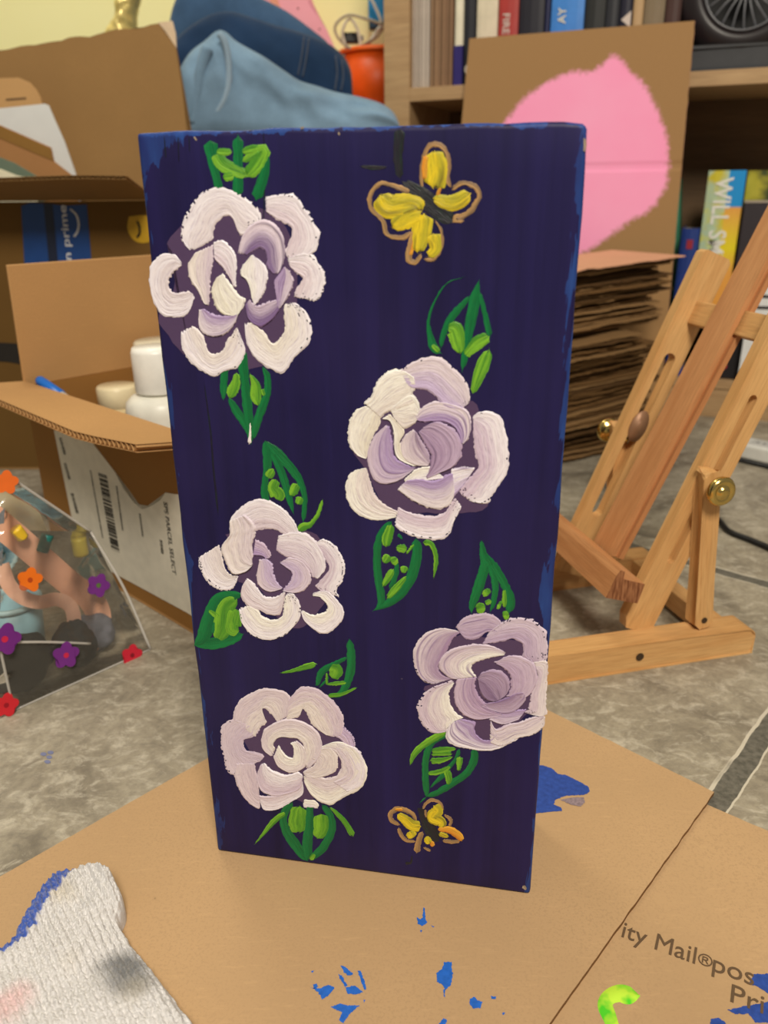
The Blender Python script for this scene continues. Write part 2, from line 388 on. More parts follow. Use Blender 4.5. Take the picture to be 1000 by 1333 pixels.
LAYER = [0]
rng = random.Random(7)
def mixc(a, b, t): t = max(0, min(1, t)); return tuple(x + (y - x) * t for x, y in zip(a, b))
def smooth01(t): t = max(0, min(1, t)); return t * t * (3 - 2 * t)
def loft(bm, lay, A, B, c0, c1, seed, rag=0.0008, hgt=0.0006, dry=0.0, streak=0.6, dark=None, NV=24):
    """one brush stroke on the board between edge curves A and B (2D local points)"""
    NU = len(A); LAYER[0] += 1
    off = 0.00008 + 0.00002 * LAYER[0]
    c0, c1 = lin(c0), lin(c1); dark = lin(dark) if dark else None
    uvl = bm.loops.layers.uv['UV']; uo = seed * 7.3
    LL = sum((A[i + 1] - A[i]).length for i in range(NU - 1)) * 100; WW = max((A[i] - B[i]).length for i in range(NU)) * 100
    grid = []
    for i in range(NU):
        u = i / (NU - 1); row = []
        for j in range(NV):
            t = j / (NV - 1)
            s1 = nz(t * 9, u * 0.9, seed * 3.1); s2 = nz(t * 26, u * 1.4, seed * 5.7)
            p = A[i].lerp(B[i], t)
            # ragged ends: slide along the stroke
            if i in (0, NU - 1):
                k = 1 if i == 0 else NU - 2
                p = p.lerp(A[k].lerp(B[k], t), 0.9 * max(-0.8, s2 * 2.2 + s1))
            if j in (0, NV - 1):
                w = (A[i] - B[i])
                w = w.normalized() if w.length > 1e-6 else V((0, 0))
                p = p + w * (rag * (nz(u * 18, seed, j) + 0.7 * nz(u * 47, seed, j) + 0.5 * nz(u * 110, seed, j)))
            border = i in (0, NU - 1) or j in (0, NV - 1)
            ridge = math.exp(-((t - 0.07) / 0.06) ** 2) * 0.7 + math.exp(-((t - 0.93) / 0.05) ** 2) * 0.6
            h = 0.00005 if border else off + hgt * (0.28 + 0.38 * ridge + 0.22 * s2 + 0.18 * s1 + 0.12 * nz(u * 9, t * 3, seed))
            vtx = bm.verts.new((p.x, -BT / 2 - max(0.00004, h), p.y))
            f = smooth01(t * 1.15 - 0.08) + streak * (0.75 * s1 + 0.6 * s2)
            c = mixc(c0, c1, f)
            if dark and s2 + 0.6 * s1 > 0.30: c = mixc(c, dark, min(0.8, (s2 + 0.6 * s1 - 0.30) * 2.2))
            br = 1 + 0.05 * s2
            row.append((vtx, (*[min(1, x * br) for x in c], 1.0), s2 + 0.5 * s1, (uo + u * LL, uo + t * WW)))
        grid.append(row)
    for i in range(NU - 1):
        for j in range(NV - 1):
            if dry and (i > NU * (1 - 0.16) or j < 3):
                q = nz(i * 0.9, j * 1.7, seed * 2.3) + 0.5 * grid[i][j][2]
                if q > 0.62 - dry: continue
            fc = bm.faces.new((grid[i][j][0], grid[i + 1][j][0], grid[i + 1][j + 1][0], grid[i][j + 1][0]))
            fc.smooth = True
            for lp, g in zip(fc.loops, (grid[i][j], grid[i + 1][j], grid[i + 1][j + 1], grid[i][j + 1])): lp[lay] = g[1]; lp[uvl].uv = g[3]
def newpaint():
    bm = nb(); lay = bm.loops.layers.float_color.new('Col'); bm.loops.layers.uv.new('UV'); return bm, lay
def finish(name, bm, parent, m, label=None):
    bm.normal_update()
    return add(name, bm, m, B_M, parent, label=label, recalc=True)
def conv(pts, o, s): return [uv(o[0] + p[0] / s, o[1] + p[1] / s) for p in pts]
def petal(o, s, outer, inner, c0, c1, parent, **kw):
    bm, lay = newpaint(); LAYER[0] += 1
    loft(bm, lay, spline(conv(outer, o, s), 68), spline(conv(inner, o, s), 68), c0, c1, rng.uniform(0, 50), **kw)
    return finish('petal', bm, parent, M_['petal'])
def strokes(bm, lay, o, s, lst, c0, c1, round_tips=True, **kw):
    for st in lst:
        pts = [(p[0], p[1], p[2]) for p in st]
        if len(pts) == 1: pts = [(pts[0][0] - pts[0][2] * 0.35, pts[0][1], pts[0][2]), (pts[0][0] + pts[0][2] * 0.35, pts[0][1] + 2, pts[0][2] * 0.9)]
        S = spline(pts, max(14, 5 * len(pts)))
        # blunt rounded tips
        A, B = [], []; n = len(S)
        for i, p in enumerate(S):
            a = S[max(i - 1, 0)]; b = S[min(i + 1, n - 1)]
            t = V((b.x - a.x, b.y - a.y)); t = t.normalized() if t.length > 1e-6 else V((1, 0)); nn = V((-t.y, t.x))
            u = i / (n - 1); k = min(1, math.sqrt(max(0.02, 1 - max(0, (0.10 - u) / 0.10) ** 2))) * min(1, math.sqrt(max(0.02, 1 - max(0, (u - 0.90) / 0.10) ** 2)))
            
            if len(st) <= 2 and len(st[0]) == 3 and round_tips: k = max(0.12, 1 - abs(2 * u - 1) ** 3.2) ** 0.5
            w = max(1.5, p.z) * 0.5 * k * (1 + 0.10 * nz(i * 0.5, p.x * 0.05, p.y * 0.05))
            A.append(uv(o[0] + (p.x + nn.x * w) / s, o[1] + (p.y + nn.y * w) / s)); B.append(uv(o[0] + (p.x - nn.x * w) / s, o[1] + (p.y - nn.y * w) / s))
        kk = dict(rag=0.0004, hgt=0.0002, streak=0.7, NV=9); kk.update(kw)
        loft(bm, lay, A, B, c0, c1, rng.uniform(0, 50), **kk)
def blob(bm, lay, pts, c, h=0.0002):
    LAYER[0] += 1
    n = 64; S = spline(list(pts) + [pts[0]], n + 1)[:-1]; ctr = sum(S, V((0, 0))) / n
    c = (*lin(c), 1.0); vs = []
    for i, p in enumerate(S):
        p = ctr + (p - ctr) * (1 + 0.03 * nz(i * 0.6, h, 2)); vs.append(bm.verts.new((p.x, -BT / 2 - 0.0001, p.y)))
    f = bm.faces.new(vs); r = bmesh.ops.triangulate(bm, faces=[f])
    for fc in r['faces']:
        for lp in fc.loops: lp[lay] = c

WH, CR, LI, LV, PU, DP = (244, 239, 248), (247, 245, 238), (202, 184, 220), (174, 150, 198), (122, 96, 148), (72, 50, 100)
UND = (66, 46, 84)
def flower(o, s, under, petals, label):
    LAYER[0] = 0
    bm, lay = newpaint(); blob(bm, lay, conv(under, o, s), UND)
    fl = finish('painted_rose', bm, board, M_['petal'], label)
    for pt in petals:
        petal(o, s, pt[0], pt[1], pt[2], pt[3], fl, **(pt[4] if len(pt) > 4 else {}))
    return fl
D = dict(dry=0.16)
# rose at the top left
flower((170, 150), 3.5714, [(235, 515), (170, 590), (200, 660), (200, 820), (130, 930), (170, 1020), (240, 1100), (330, 1140), (560, 1180), (690, 1100), (770, 900), (770, 700), (720, 520), (600, 430), (400, 420)], [
    ([(270, 625), (235, 570), (250, 480), (310, 380), (390, 335), (470, 350), (560, 400), (605, 460), (605, 510)], [(300, 625), (380, 580), (388, 530), (410, 490), (455, 468), (480, 490), (495, 535), (515, 562), (560, 525)], WH, (226, 216, 222), D),
    ([(628, 385), (700, 368), (770, 375), (810, 430), (850, 490), (880, 570), (850, 640), (780, 660)], [(630, 450), (690, 490), (740, 515), (750, 545), (735, 590), (722, 630), (725, 655), (740, 668)], WH, (224, 210, 222), D),
    ([(730, 665), (820, 640), (880, 690), (905, 760), (890, 830), (860, 865)], [(740, 700), (770, 735), (800, 755), (790, 780), (765, 815), (760, 845)], WH, (226, 212, 222), D),
    ([(235, 680), (200, 645), (140, 650), (95, 700), (88, 780), (105, 860), (150, 930), (220, 938), (270, 920), (298, 850)], [(238, 700), (215, 720), (195, 740), (180, 770), (180, 800), (195, 820), (220, 825), (250, 820), (275, 820), (290, 830)], WH, (228, 218, 224)),
    ([(500, 640), (520, 560), (570, 500), (640, 487), (700, 540), (720, 620), (710, 690), (690, 735)], [(540, 650), (580, 628), (610, 620), (630, 640), (635, 670), (632, 700), (650, 725), (670, 738)], (226, 212, 228), PU, dict(streak=0.3, dark=DP)),
    ([(530, 970), (540, 1060), (580, 1130), (650, 1180), (710, 1200), (760, 1130), (830, 1060), (840, 980), (815, 910), (760, 868)], [(560, 960), (600, 990), (630, 1020), (650, 1050), (670, 1058), (700, 1030), (720, 990), (715, 950), (712, 910), (715, 880)], WH, (238, 232, 224), D),
    ([(235, 1010), (240, 1090), (290, 1160), (340, 1195), (390, 1215), (440, 1190), (500, 1170), (535, 1100), (510, 1020)], [(290, 980), (320, 1000), (345, 1040), (360, 1090), (390, 1110), (430, 1090), (445, 1050), (470, 1020), (495, 985)], WH, (236, 228, 226), D),
    ([(300, 640), (265, 700), (280, 770), (310, 810), (340, 870), (355, 880)], [(385, 600), (385, 680), (375, 740), (372, 800), (368, 850), (365, 885)], (238, 230, 226), (220, 206, 220)),
    ([(385, 590), (430, 580), (480, 630), (495, 690), (490, 760), (490, 800)], [(390, 660), (400, 680), (430, 710), (450, 740), (470, 770), (478, 795)], WH, (222, 208, 220)),
    ([(320, 905), (318, 980), (350, 1020), (400, 1030), (450, 1010), (490, 960), (500, 925)], [(340, 900), (360, 910), (390, 925), (430, 930), (460, 930), (480, 930), (500, 920)], (228, 218, 226), LV, dict(streak=0.35, dark=PU)),
    ([(430, 735), (470, 790), (510, 840), (535, 855), (520, 900), (500, 930)], [(400, 755), (375, 810), (385, 860), (400, 900), (430, 925), (480, 932)], CR, (234, 230, 216)),
    ([(535, 880), (550, 950), (600, 985), (650, 960), (690, 910), (705, 870)], [(555, 855), (570, 875), (600, 885), (630, 870), (670, 860), (700, 858)], PU, (206, 190, 212), dict(dark=DP)),
    ([(570, 650), (620, 690), (640, 740), (630, 800), (600, 860), (575, 885)], [(565, 650), (520, 700), (510, 740), (535, 760), (555, 800), (565, 850)], WH, CR),
    ([(720, 705), (745, 730), (760, 780), (740, 830), (710, 880), (690, 900)], [(715, 705), (690, 740), (668, 770), (672, 810), (680, 850), (685, 890)], (218, 204, 220), LV, dict(dark=PU)),
], 'white rose with open loose petals at the top left of the block')
# rose right of centre
flower((430, 450), 4.0, [(120, 560), (180, 640), (230, 740), (300, 860), (480, 870), (700, 870), (830, 800), (770, 330), (720, 290), (600, 250), (450, 200), (300, 250), (250, 400), (180, 480)], [
    ([(180, 310), (120, 350), (92, 440), (100, 520), (140, 570), (190, 590)], [(265, 345), (262, 400), (250, 430), (225, 470), (205, 530), (190, 585)], CR, (232, 226, 212)),
    ([(185, 635), (110, 660), (78, 740), (95, 820), (150, 880), (240, 910), (340, 895)], [(190, 640), (205, 690), (220, 740), (245, 790), (290, 830), (330, 850), (355, 865)], CR, (228, 216, 218)),
    ([(335, 935), (390, 975), (470, 1005), (560, 1010), (620, 985), (640, 930), (685, 840)], [(355, 840), (400, 860), (470, 880), (540, 885), (590, 870), (620, 835), (650, 790)], WH, (218, 202, 220), D),
    ([(740, 370), (790, 340), (880, 360), (910, 440), (930, 560), (920, 660), (850, 770), (820, 820), (740, 815)], [(745, 400), (745, 480), (755, 560), (770, 620), (760, 650), (720, 690), (690, 720), (670, 745), (680, 775)], WH, (210, 190, 214), dict(dry=0.12, streak=0.4)),
    ([(630, 640), (690, 630), (755, 636)], [(625, 800), (660, 770), (700, 715)], WH, LI, dict(dark=PU)),
    ([(385, 700), (450, 640), (525, 630), (560, 660)], [(395, 720), (460, 708), (530, 700), (600, 690)], CR, WH),
    ([(360, 135), (450, 75), (560, 58), (650, 120), (715, 200), (725, 290), (700, 310)], [(395, 190), (430, 224), (500, 232), (552, 272), (575, 300), (610, 325), (690, 330)], (226, 214, 224), LI, D),
    ([(175, 300), (215, 260), (245, 185), (300, 135), (380, 125), (440, 165)], [(260, 375), (300, 345), (370, 330), (440, 300), (430, 250), (450, 215)], CR, (230, 222, 216)),
    ([(310, 330), (400, 255), (440, 260), (465, 310), (465, 350)], [(330, 370), (375, 430), (400, 430), (440, 405), (462, 370)], CR, (226, 218, 214)),
    ([(440, 375), (480, 320), (560, 288), (650, 305), (715, 340), (735, 400), (725, 470), (690, 515)], [(450, 385), (490, 395), (540, 395), (590, 395), (640, 420), (670, 460), (680, 490), (685, 510)], (230, 218, 228), LV, dict(dark=PU)),
    ([(350, 745), (420, 800), (500, 840), (580, 850), (630, 820), (650, 760)], [(400, 700), (470, 690), (530, 700), (570, 690), (610, 670), (640, 660)], (234, 226, 230), LV, dict(streak=0.35)),
    ([(290, 415), (230, 470), (195, 550), (200, 640), (235, 705), (290, 720), (360, 700), (440, 640)], [(310, 420), (325, 500), (330, 560), (350, 590), (375, 605), (400, 620), (420, 628), (445, 632)], (214, 198, 218), LV, dict(dark=PU)),
    ([(270, 380), (310, 390), (330, 450), (335, 540), (360, 590), (440, 628)], [(310, 355), (360, 410), (388, 450), (365, 500), (380, 560), (450, 625)], CR, (232, 226, 212)),
    ([(430, 435), (380, 480), (365, 540), (385, 590), (440, 620), (510, 625)], [(450, 450), (480, 500), (500, 530), (515, 560), (520, 590), (520, 610)], (224, 212, 220), (176, 154, 182), dict(dark=(96, 78, 104))),
    ([(490, 420), (560, 395), (640, 430), (685, 500), (680, 580), (640, 630), (560, 665), (500, 690)], [(460, 450), (490, 510), (520, 560), (522, 590), (520, 620), (515, 640), (510, 660), (500, 680)], (196, 174, 204), (168, 142, 178), dict(dark=(98, 80, 108))),
], 'full lilac-white rose right of the middle of the block')
# rose left of centre
flower((230, 550), 3.7037, [(235, 540), (300, 640), (290, 760), (400, 800), (500, 960), (600, 990), (690, 900), (770, 760), (680, 545), (480, 520), (380, 500)], [
    ([(105, 650), (110, 700), (150, 770), (210, 808), (270, 800), (300, 740)], [(205, 590), (220, 640), (230, 690), (245, 720), (270, 735), (290, 738)], WH, (232, 224, 226), D),
    ([(255, 520), (265, 455), (320, 400), (390, 368), (470, 385), (540, 440), (580, 500), (590, 540)], [(300, 560), (350, 530), (390, 522), (430, 515), (470, 515), (500, 530), (520, 540), (550, 560)], WH, (218, 204, 216)),
    ([(665, 580), (710, 560), (770, 600), (810, 680), (805, 750), (775, 800), (780, 840)], [(690, 600), (710, 640), (735, 700), (720, 730), (690, 765), (670, 790), (700, 815)], WH, (214, 198, 216), D),
    ([(490, 545), (560, 525), (630, 535), (680, 580), (715, 650), (715, 710), (680, 755)], [(480, 610), (510, 640), (560, 655), (600, 670), (630, 700), (645, 720), (655, 745)], WH, (212, 196, 214)),
    ([(600, 910), (620, 960), (690, 1015), (740, 1010), (800, 950), (805, 900), (760, 840), (720, 810), (660, 820)], [(610, 905), (650, 925), (690, 920), (720, 910), (728, 890), (720, 870), (700, 850), (690, 840), (655, 835)], WH, CR),
    ([(315, 790), (310, 840), (350, 890), (400, 905), (440, 925), (490, 930), (510, 900), (525, 820)], [(340, 750), (370, 770), (400, 810), (420, 835), (450, 840), (480, 838), (500, 828), (520, 815)], (226, 214, 222), WH),
    ([(300, 900), (315, 970), (370, 1030), (450, 1050), (530, 1020), (590, 950), (600, 890), (570, 830), (540, 820)], [(350, 880), (390, 900), (410, 930), (440, 945), (480, 950), (510, 930), (515, 900), (520, 860), (525, 835)], WH, CR, D),
    ([(255, 470), (255, 540), (215, 600), (230, 660), (270, 730), (330, 720), (365, 690)], [(330, 440), (380, 490), (380, 540), (365, 590), (370, 640), (365, 660), (368, 680)], (236, 228, 228), (226, 214, 224), dict(hgt=0.0018)),
    ([(380, 560), (430, 590), (455, 640), (440, 655)], [(370, 640), (400, 640), (420, 645), (430, 655)], (210, 190, 214), LV),
    ([(400, 660), (385, 740), (400, 790), (450, 815), (510, 800)], [(430, 655), (460, 680), (470, 730), (485, 770), (510, 795)], (222, 208, 220), LI),
    ([(500, 670), (550, 650), (610, 670), (650, 740), (635, 790), (580, 820), (510, 810)], [(500, 675), (530, 700), (555, 720), (555, 740), (545, 765), (530, 785), (515, 805)], (220, 206, 222), LI),
], 'white rose with gappy petals on the left edge, below the top left rose')
# rose at the bottom left
flower((260, 820), 4.1667, [(240, 600), (300, 720), (300, 820), (400, 860), (560, 930), (640, 900), (770, 800), (790, 620), (720, 540), (600, 430), (480, 420), (350, 420), (310, 520)], [
    ([(195, 480), (130, 510), (112, 600), (130, 680), (150, 770), (215, 790), (230, 730)], [(330, 540), (290, 580), (240, 600), (250, 650), (300, 660), (350, 680), (330, 715)], (222, 208, 222), (212, 196, 216), D),
    ([(180, 490), (190, 430), (230, 370), (340, 318), (430, 325), (490, 360), (480, 470)], [(300, 580), (330, 530), (365, 500), (330, 450), (350, 425), (390, 460), (420, 500)], (222, 208, 220), (232, 224, 222)),
    ([(780, 520), (830, 570), (845, 625), (820, 640)], [(720, 570), (760, 590), (780, 610), (790, 625)], LI, (212, 194, 216), D),
    ([(480, 380), (550, 310), (640, 320), (730, 390), (780, 470), (775, 560), (720, 580)], [(470, 490), (540, 470), (550, 430), (580, 450), (600, 500), (640, 540), (690, 570)], (218, 202, 218), (234, 226, 222)),
    ([(200, 720), (190, 800), (240, 910), (320, 970), (330, 920)], [(300, 720), (310, 780), (320, 840), (325, 900), (330, 915)], (228, 214, 224), (218, 202, 216)),
    ([(330, 930), (350, 975), (420, 975), (500, 930), (560, 890), (560, 830)], [(320, 900), (390, 900), (450, 890), (510, 870), (545, 850), (555, 810)], WH, (224, 210, 222)),
    ([(640, 640), (740, 605), (830, 630), (890, 700), (910, 790), (870, 860), (780, 910), (700, 950), (610, 900), (565, 820)], [(590, 690), (640, 660), (700, 640), (750, 680), (770, 740), (740, 790), (690, 800), (640, 790), (600, 780), (570, 770)], CR, (226, 214, 222)),
    ([(740, 610), (850, 640), (900, 740), (880, 840), (800, 880)], [(740, 640), (765, 690), (800, 770), (770, 800), (720, 820)], WH, (224, 212, 224)),
    ([(660, 640), (720, 640), (750, 700), (730, 770), (640, 800), (570, 790)], [(590, 690), (610, 700), (630, 710), (620, 730), (590, 750), (560, 770)], (234, 226, 224), (226, 216, 220)),
    ([(330, 730), (310, 800), (330, 870), (400, 900), (480, 890), (545, 860), (560, 800)], [(350, 720), (380, 750), (430, 775), (470, 785), (510, 775), (535, 770), (560, 790)], (218, 202, 220), WH),
    ([(395, 690), (340, 640), (340, 560), (390, 510), (480, 480), (570, 500), (640, 550), (665, 620), (650, 690), (590, 755)], [(410, 640), (400, 620), (420, 590), (450, 580), (485, 585), (530, 590), (560, 620), (570, 660), (565, 690), (560, 720)], (226, 214, 224), (236, 230, 226)),
    ([(400, 690), (430, 745), (500, 775), (570, 745), (580, 690), (570, 640), (530, 600)], [(430, 620), (440, 640), (470, 680), (505, 690), (510, 650), (505, 625), (490, 612)], (232, 222, 226), CR),
], 'pale rose with packed rounded petals at the bottom left of the block')
# rose at the lower right edge
flower((520, 780), 4.762, [(190, 530), (280, 300), (370, 220), (500, 230), (680, 250), (790, 300), (830, 620), (780, 720), (560, 890), (440, 830), (330, 700), (150, 560)], [
    ([(360, 195), (250, 180), (150, 220), (90, 310), (95, 420), (130, 490), (200, 525), (290, 500)], [(375, 205), (330, 250), (300, 310), (260, 380), (240, 420), (260, 460), (290, 480), (340, 495)], (226, 214, 224), (164, 136, 174), dict(dark=PU, dry=0.1, streak=0.4)),
    ([(350, 170), (400, 115), (480, 90), (560, 90), (620, 125), (640, 180)], [(375, 205), (410, 245), (460, 250), (500, 235), (540, 205), (600, 200)], (202, 184, 208), (184, 162, 194), dict(dark=PU)),
    ([(560, 200), (640, 140), (730, 112), (830, 130), (900, 190), (918, 260), (915, 350), (900, 390)], [(510, 280), (580, 270), (650, 260), (700, 245), (760, 280), (768, 320), (770, 355), (820, 390)], (218, 204, 222), (192, 172, 202), D),
    ([(330, 505), (200, 550), (130, 620), (110, 700), (150, 790), (220, 830), (290, 820)], [(340, 520), (310, 580), (320, 650), (350, 700), (390, 735), (350, 750), (300, 790)], (214, 198, 216), CR, dict(dry=0.1)),
    ([(310, 770), (285, 850), (330, 905), (420, 925), (520, 940), (620, 925), (730, 870)], [(380, 740), (470, 760), (465, 800), (480, 840), (520, 870), (560, 870), (600, 830)], WH, LV, dict(dark=PU, streak=0.35)),
    ([(830, 390), (910, 380), (922, 440), (915, 540), (910, 640), (905, 720), (820, 715)], [(850, 430), (860, 480), (840, 540), (815, 590), (810, 640), (790, 690), (770, 700)], (232, 224, 228), (214, 198, 216), D),
    ([(560, 890), (640, 910), (740, 860), (830, 840), (895, 790), (905, 730)], [(565, 750), (600, 800), (680, 770), (740, 760), (820, 730), (890, 722)], (234, 226, 228), (220, 206, 222), dict(dry=0.2, dark=PU)),
    ([(555, 745), (640, 775), (740, 745)], [(610, 700), (690, 690), (790, 680)], (212, 198, 220), LV, dict(dark=PU)),
    ([(660, 325), (560, 285), (440, 280), (320, 310), (250, 370), (250, 430), (300, 480), (350, 495)], [(650, 345), (580, 360), (520, 375), (480, 390), (450, 410), (450, 440), (470, 465), (480, 480)], (214, 198, 214), CR, dict(dark=PU)),
    ([(590, 390), (690, 345), (800, 370), (850, 420), (855, 510), (820, 580), (780, 610)], [(600, 395), (640, 420), (680, 460), (690, 510), (690, 550), (680, 580), (660, 600)], (208, 190, 212), (190, 168, 198)),
    ([(360, 490), (340, 560), (345, 640), (390, 710), (470, 745), (560, 735), (640, 715)], [(480, 480), (470, 520), (478, 565), (500, 605), (530, 640), (580, 685), (640, 708)], (204, 184, 208), (180, 154, 188), dict(dark=PU)),
    ([(480, 490), (520, 450), (590, 435), (650, 455), (685, 510), (670, 580), (620, 620)], [(490, 500), (495, 560), (510, 600), (540, 625), (570, 630), (590, 628), (610, 625)], (176, 154, 184), (136, 112, 148), dict(dark=(84, 66, 96))),
    ([(500, 655), (560, 680), (650, 705), (720, 690), (780, 630), (780, 590)], [(510, 645), (560, 640), (620, 625), (680, 600), (720, 580), (770, 575)], (186, 166, 192), (162, 138, 170), dict(dark=PU)),
], 'lilac rose with dark streaks cut by the right edge of the block')

DG, DG2, LG, LG2 = (6, 102, 56), (14, 122, 66), (74, 142, 42), (128, 190, 52)
def leaf(o, s, dark, light, extra=None, label=None):
    LAYER[0] = 0
    bm, lay = newpaint(); strokes(bm, lay, o, s, dark, DG2, DG)
    lf = finish('painted_leaf', bm, board, M_['leaf_paint'], label)
    if light:
        bm, lay = newpaint(); strokes(bm, lay, o, s, light, LG2, LG, streak=1.3, hgt=0.0003); finish('leaf_highlight', bm, lf, M_['leaf_paint'])
    if extra:
        bm, lay = newpaint(); strokes(bm, lay, o, s, extra, WH, CR); finish('white_paint_dab', bm, lf, M_['petal'])
leaf((170, 150), 3.5714, [[(370, 120, 70), (390, 250, 42), (415, 355, 38)], [(500, 100, 50), (500, 200, 46), (500, 375, 50)], [(628, 160, 25), (625, 260, 44), (585, 390, 55)]],
     [[(395, 175, 60), (430, 230, 70), (540, 280, 55)], [(540, 285, 55), (590, 225, 75), (615, 160, 60), (520, 215, 34)], [(400, 170, 40), (470, 170, 34)], [(520, 170, 40), (600, 150, 44)], [(430, 290, 40), (480, 280, 50)]])
leaf((270, 440), 5.125, [[(122, 130, 10), (115, 230, 45), (108, 330, 48), (108, 410, 20)], [(145, 400, 24), (190, 480, 55), (250, 570, 52), (280, 650, 20)], [(262, 90, 10), (240, 180, 70), (250, 270, 58), (262, 400, 62), (275, 520, 58), (292, 700, 34)], [(370, 190, 15), (400, 260, 42), (400, 360, 48), (360, 480, 58), (320, 600, 52), (310, 670, 42)]],
     [[(195, 235, 30), (190, 300, 64), (165, 360, 75), (150, 400, 34)], [(285, 240, 15), (320, 310, 60), (325, 390, 80), (340, 450, 25)], [(366, 340, 30), (380, 385, 28)]], [[(287, 560, 6), (286, 640, 16), (280, 705, 28)]])
leaf((270, 440), 5.125, [[(385, 690, 40), (400, 760, 66), (400, 860, 54), (385, 960, 44), (385, 1050, 52), (410, 1130, 12)], [(430, 760, 44), (480, 860, 50), (520, 970, 52), (550, 1080, 42), (575, 1170, 10)], [(385, 685, 20), (470, 770, 64), (560, 870, 56), (620, 960, 44), (650, 1070, 34), (640, 1220, 38)]],
     [[(440, 875, 50), (400, 930, 75)], [(460, 945, 60), (440, 1000, 75), (470, 1050, 95), (460, 1075, 50)], [(600, 975, 54), (575, 1020, 64), (560, 1055, 30)], [(625, 1060, 55), (605, 1110, 54)], [(768, 1080, 20), (740, 1170, 27), (690, 1240, 34), (640, 1260, 56), (605, 1285, 44)]])
leaf((430, 150), 2.7778, [[(538, 600, 12), (520, 680, 40), (500, 790, 32), (478, 920, 18)], [(540, 640, 14), (560, 720, 20), (577, 800, 24)], [(505, 655, 16), (440, 730, 28), (410, 790, 20), (400, 840, 14)], [(485, 585, 2), (420, 610, 4), (370, 690, 8), (355, 760, 13), (375, 840, 30), (400, 860, 22)]],
     [[(425, 770, 30), (450, 775, 60), (465, 830, 52), (470, 862, 20)], [(487, 870, 30), (530, 825, 48), (575, 800, 38)], [(575, 850, 28), (550, 910, 48), (515, 1005, 22)], [(368, 830, 22), (395, 856, 20)]])
leaf((470, 660), 4.545, [[(180, 85, 44), (110, 180, 45), (95, 300, 47), (105, 440, 47), (120, 570, 42), (75, 612, 12)], [(325, 190, 64), (330, 290, 58), (290, 430, 62), (200, 540, 58), (100, 605, 20)], [(215, 330, 22), (200, 420, 34), (170, 480, 15)], [(220, 160, 20), (245, 190, 12)]],
     [[(180, 105, 44), (155, 180, 66), (150, 235, 40)], [(165, 285, 64), (135, 330, 36)], [(210, 240, 44), (270, 250, 54)], [(180, 330, 66), (215, 305, 42)], [(190, 370, 54), (130, 470, 30)], [(260, 350, 54), (250, 390, 32)], [(270, 410, 20), (210, 480, 44), (155, 540, 32)], [(315, 220, 16), (270, 275, 16)], [(370, 210, 44), (415, 220, 32), (445, 300, 27), (440, 360, 22), (430, 420, 6)]])
leaf((470, 660), 4.545, [[(712, 200, 20), (725, 280, 44), (750, 340, 90), (755, 390, 90)], [(738, 335, 60), (690, 490, 58), (660, 570, 44), (655, 625, 15)], [(770, 335, 50), (795, 470, 38), (785, 560, 32), (765, 620, 10)], [(775, 325, 50), (850, 460, 48), (885, 550, 54), (875, 625, 48)]],
     [[(730, 490, 50), (755, 520, 60)], [(680, 600, 66), (735, 595, 60)], [(735, 570, 30), (770, 555, 32)], [(850, 485, 26), (850, 590, 34)], [(810, 575, 54), (830, 585, 50)], [(840, 645, 58), (875, 635, 50)]])
leaf((230, 550), 3.7037, [[(315, 830, 30), (210, 850, 64), (160, 930, 66), (130, 1030, 66), (85, 1078, 20)], [(88, 1072, 22), (180, 1065, 58), (270, 1040, 54), (320, 1020, 22)], [(230, 950, 110), (200, 1030, 100)]],
     [[(290, 850, 44), (240, 890, 95), (230, 980, 115), (195, 1050, 50)], [(155, 905, 22), (205, 940, 34)], [(285, 900, 80), (270, 990, 80), (300, 1005, 34)]])
leaf((260, 820), 4.1667, [[(812, 55, 36), (822, 130, 46), (815, 240, 48), (770, 340, 36), (710, 360, 15)], [(800, 150, 18), (720, 190, 27), (660, 230, 37), (640, 290, 22), (628, 300, 8)], [(700, 260, 16), (650, 312, 10)]],
     [[(710, 195, 36), (740, 220, 75), (720, 262, 54)], [(690, 295, 15), (795, 285, 28)], [(690, 235, 12), (690, 295, 15)], [(695, 358, 24), (780, 345, 20), (852, 312, 8)], [(630, 185, 34), (560, 205, 30), (490, 225, 15), (440, 232, 6)]])
leaf((260, 820), 4.1667, [[(500, 930, 42), (455, 1010, 42), (470, 1090, 48), (530, 1180, 54), (580, 1250, 30)], [(598, 925, 32), (595, 1050, 48), (585, 1150, 54), (590, 1255, 46)], [(665, 950, 32), (710, 1010, 38), (715, 1090, 42), (670, 1180, 44), (600, 1245, 30)]],
     [[(545, 960, 80), (530, 1030, 100), (540, 1100, 76)], [(660, 1000, 86), (660, 1070, 86), (640, 1130, 56)], [(470, 990, 26), (410, 1030, 32), (350, 1100, 20), (302, 1158, 6)], [(708, 962, 12), (760, 1010, 26), (800, 1060, 29), (832, 1118, 34)], [(600, 1245, 34), (625, 1215, 24)]], [[(560, 940, 46), (620, 945, 40), (640, 965, 26)]])
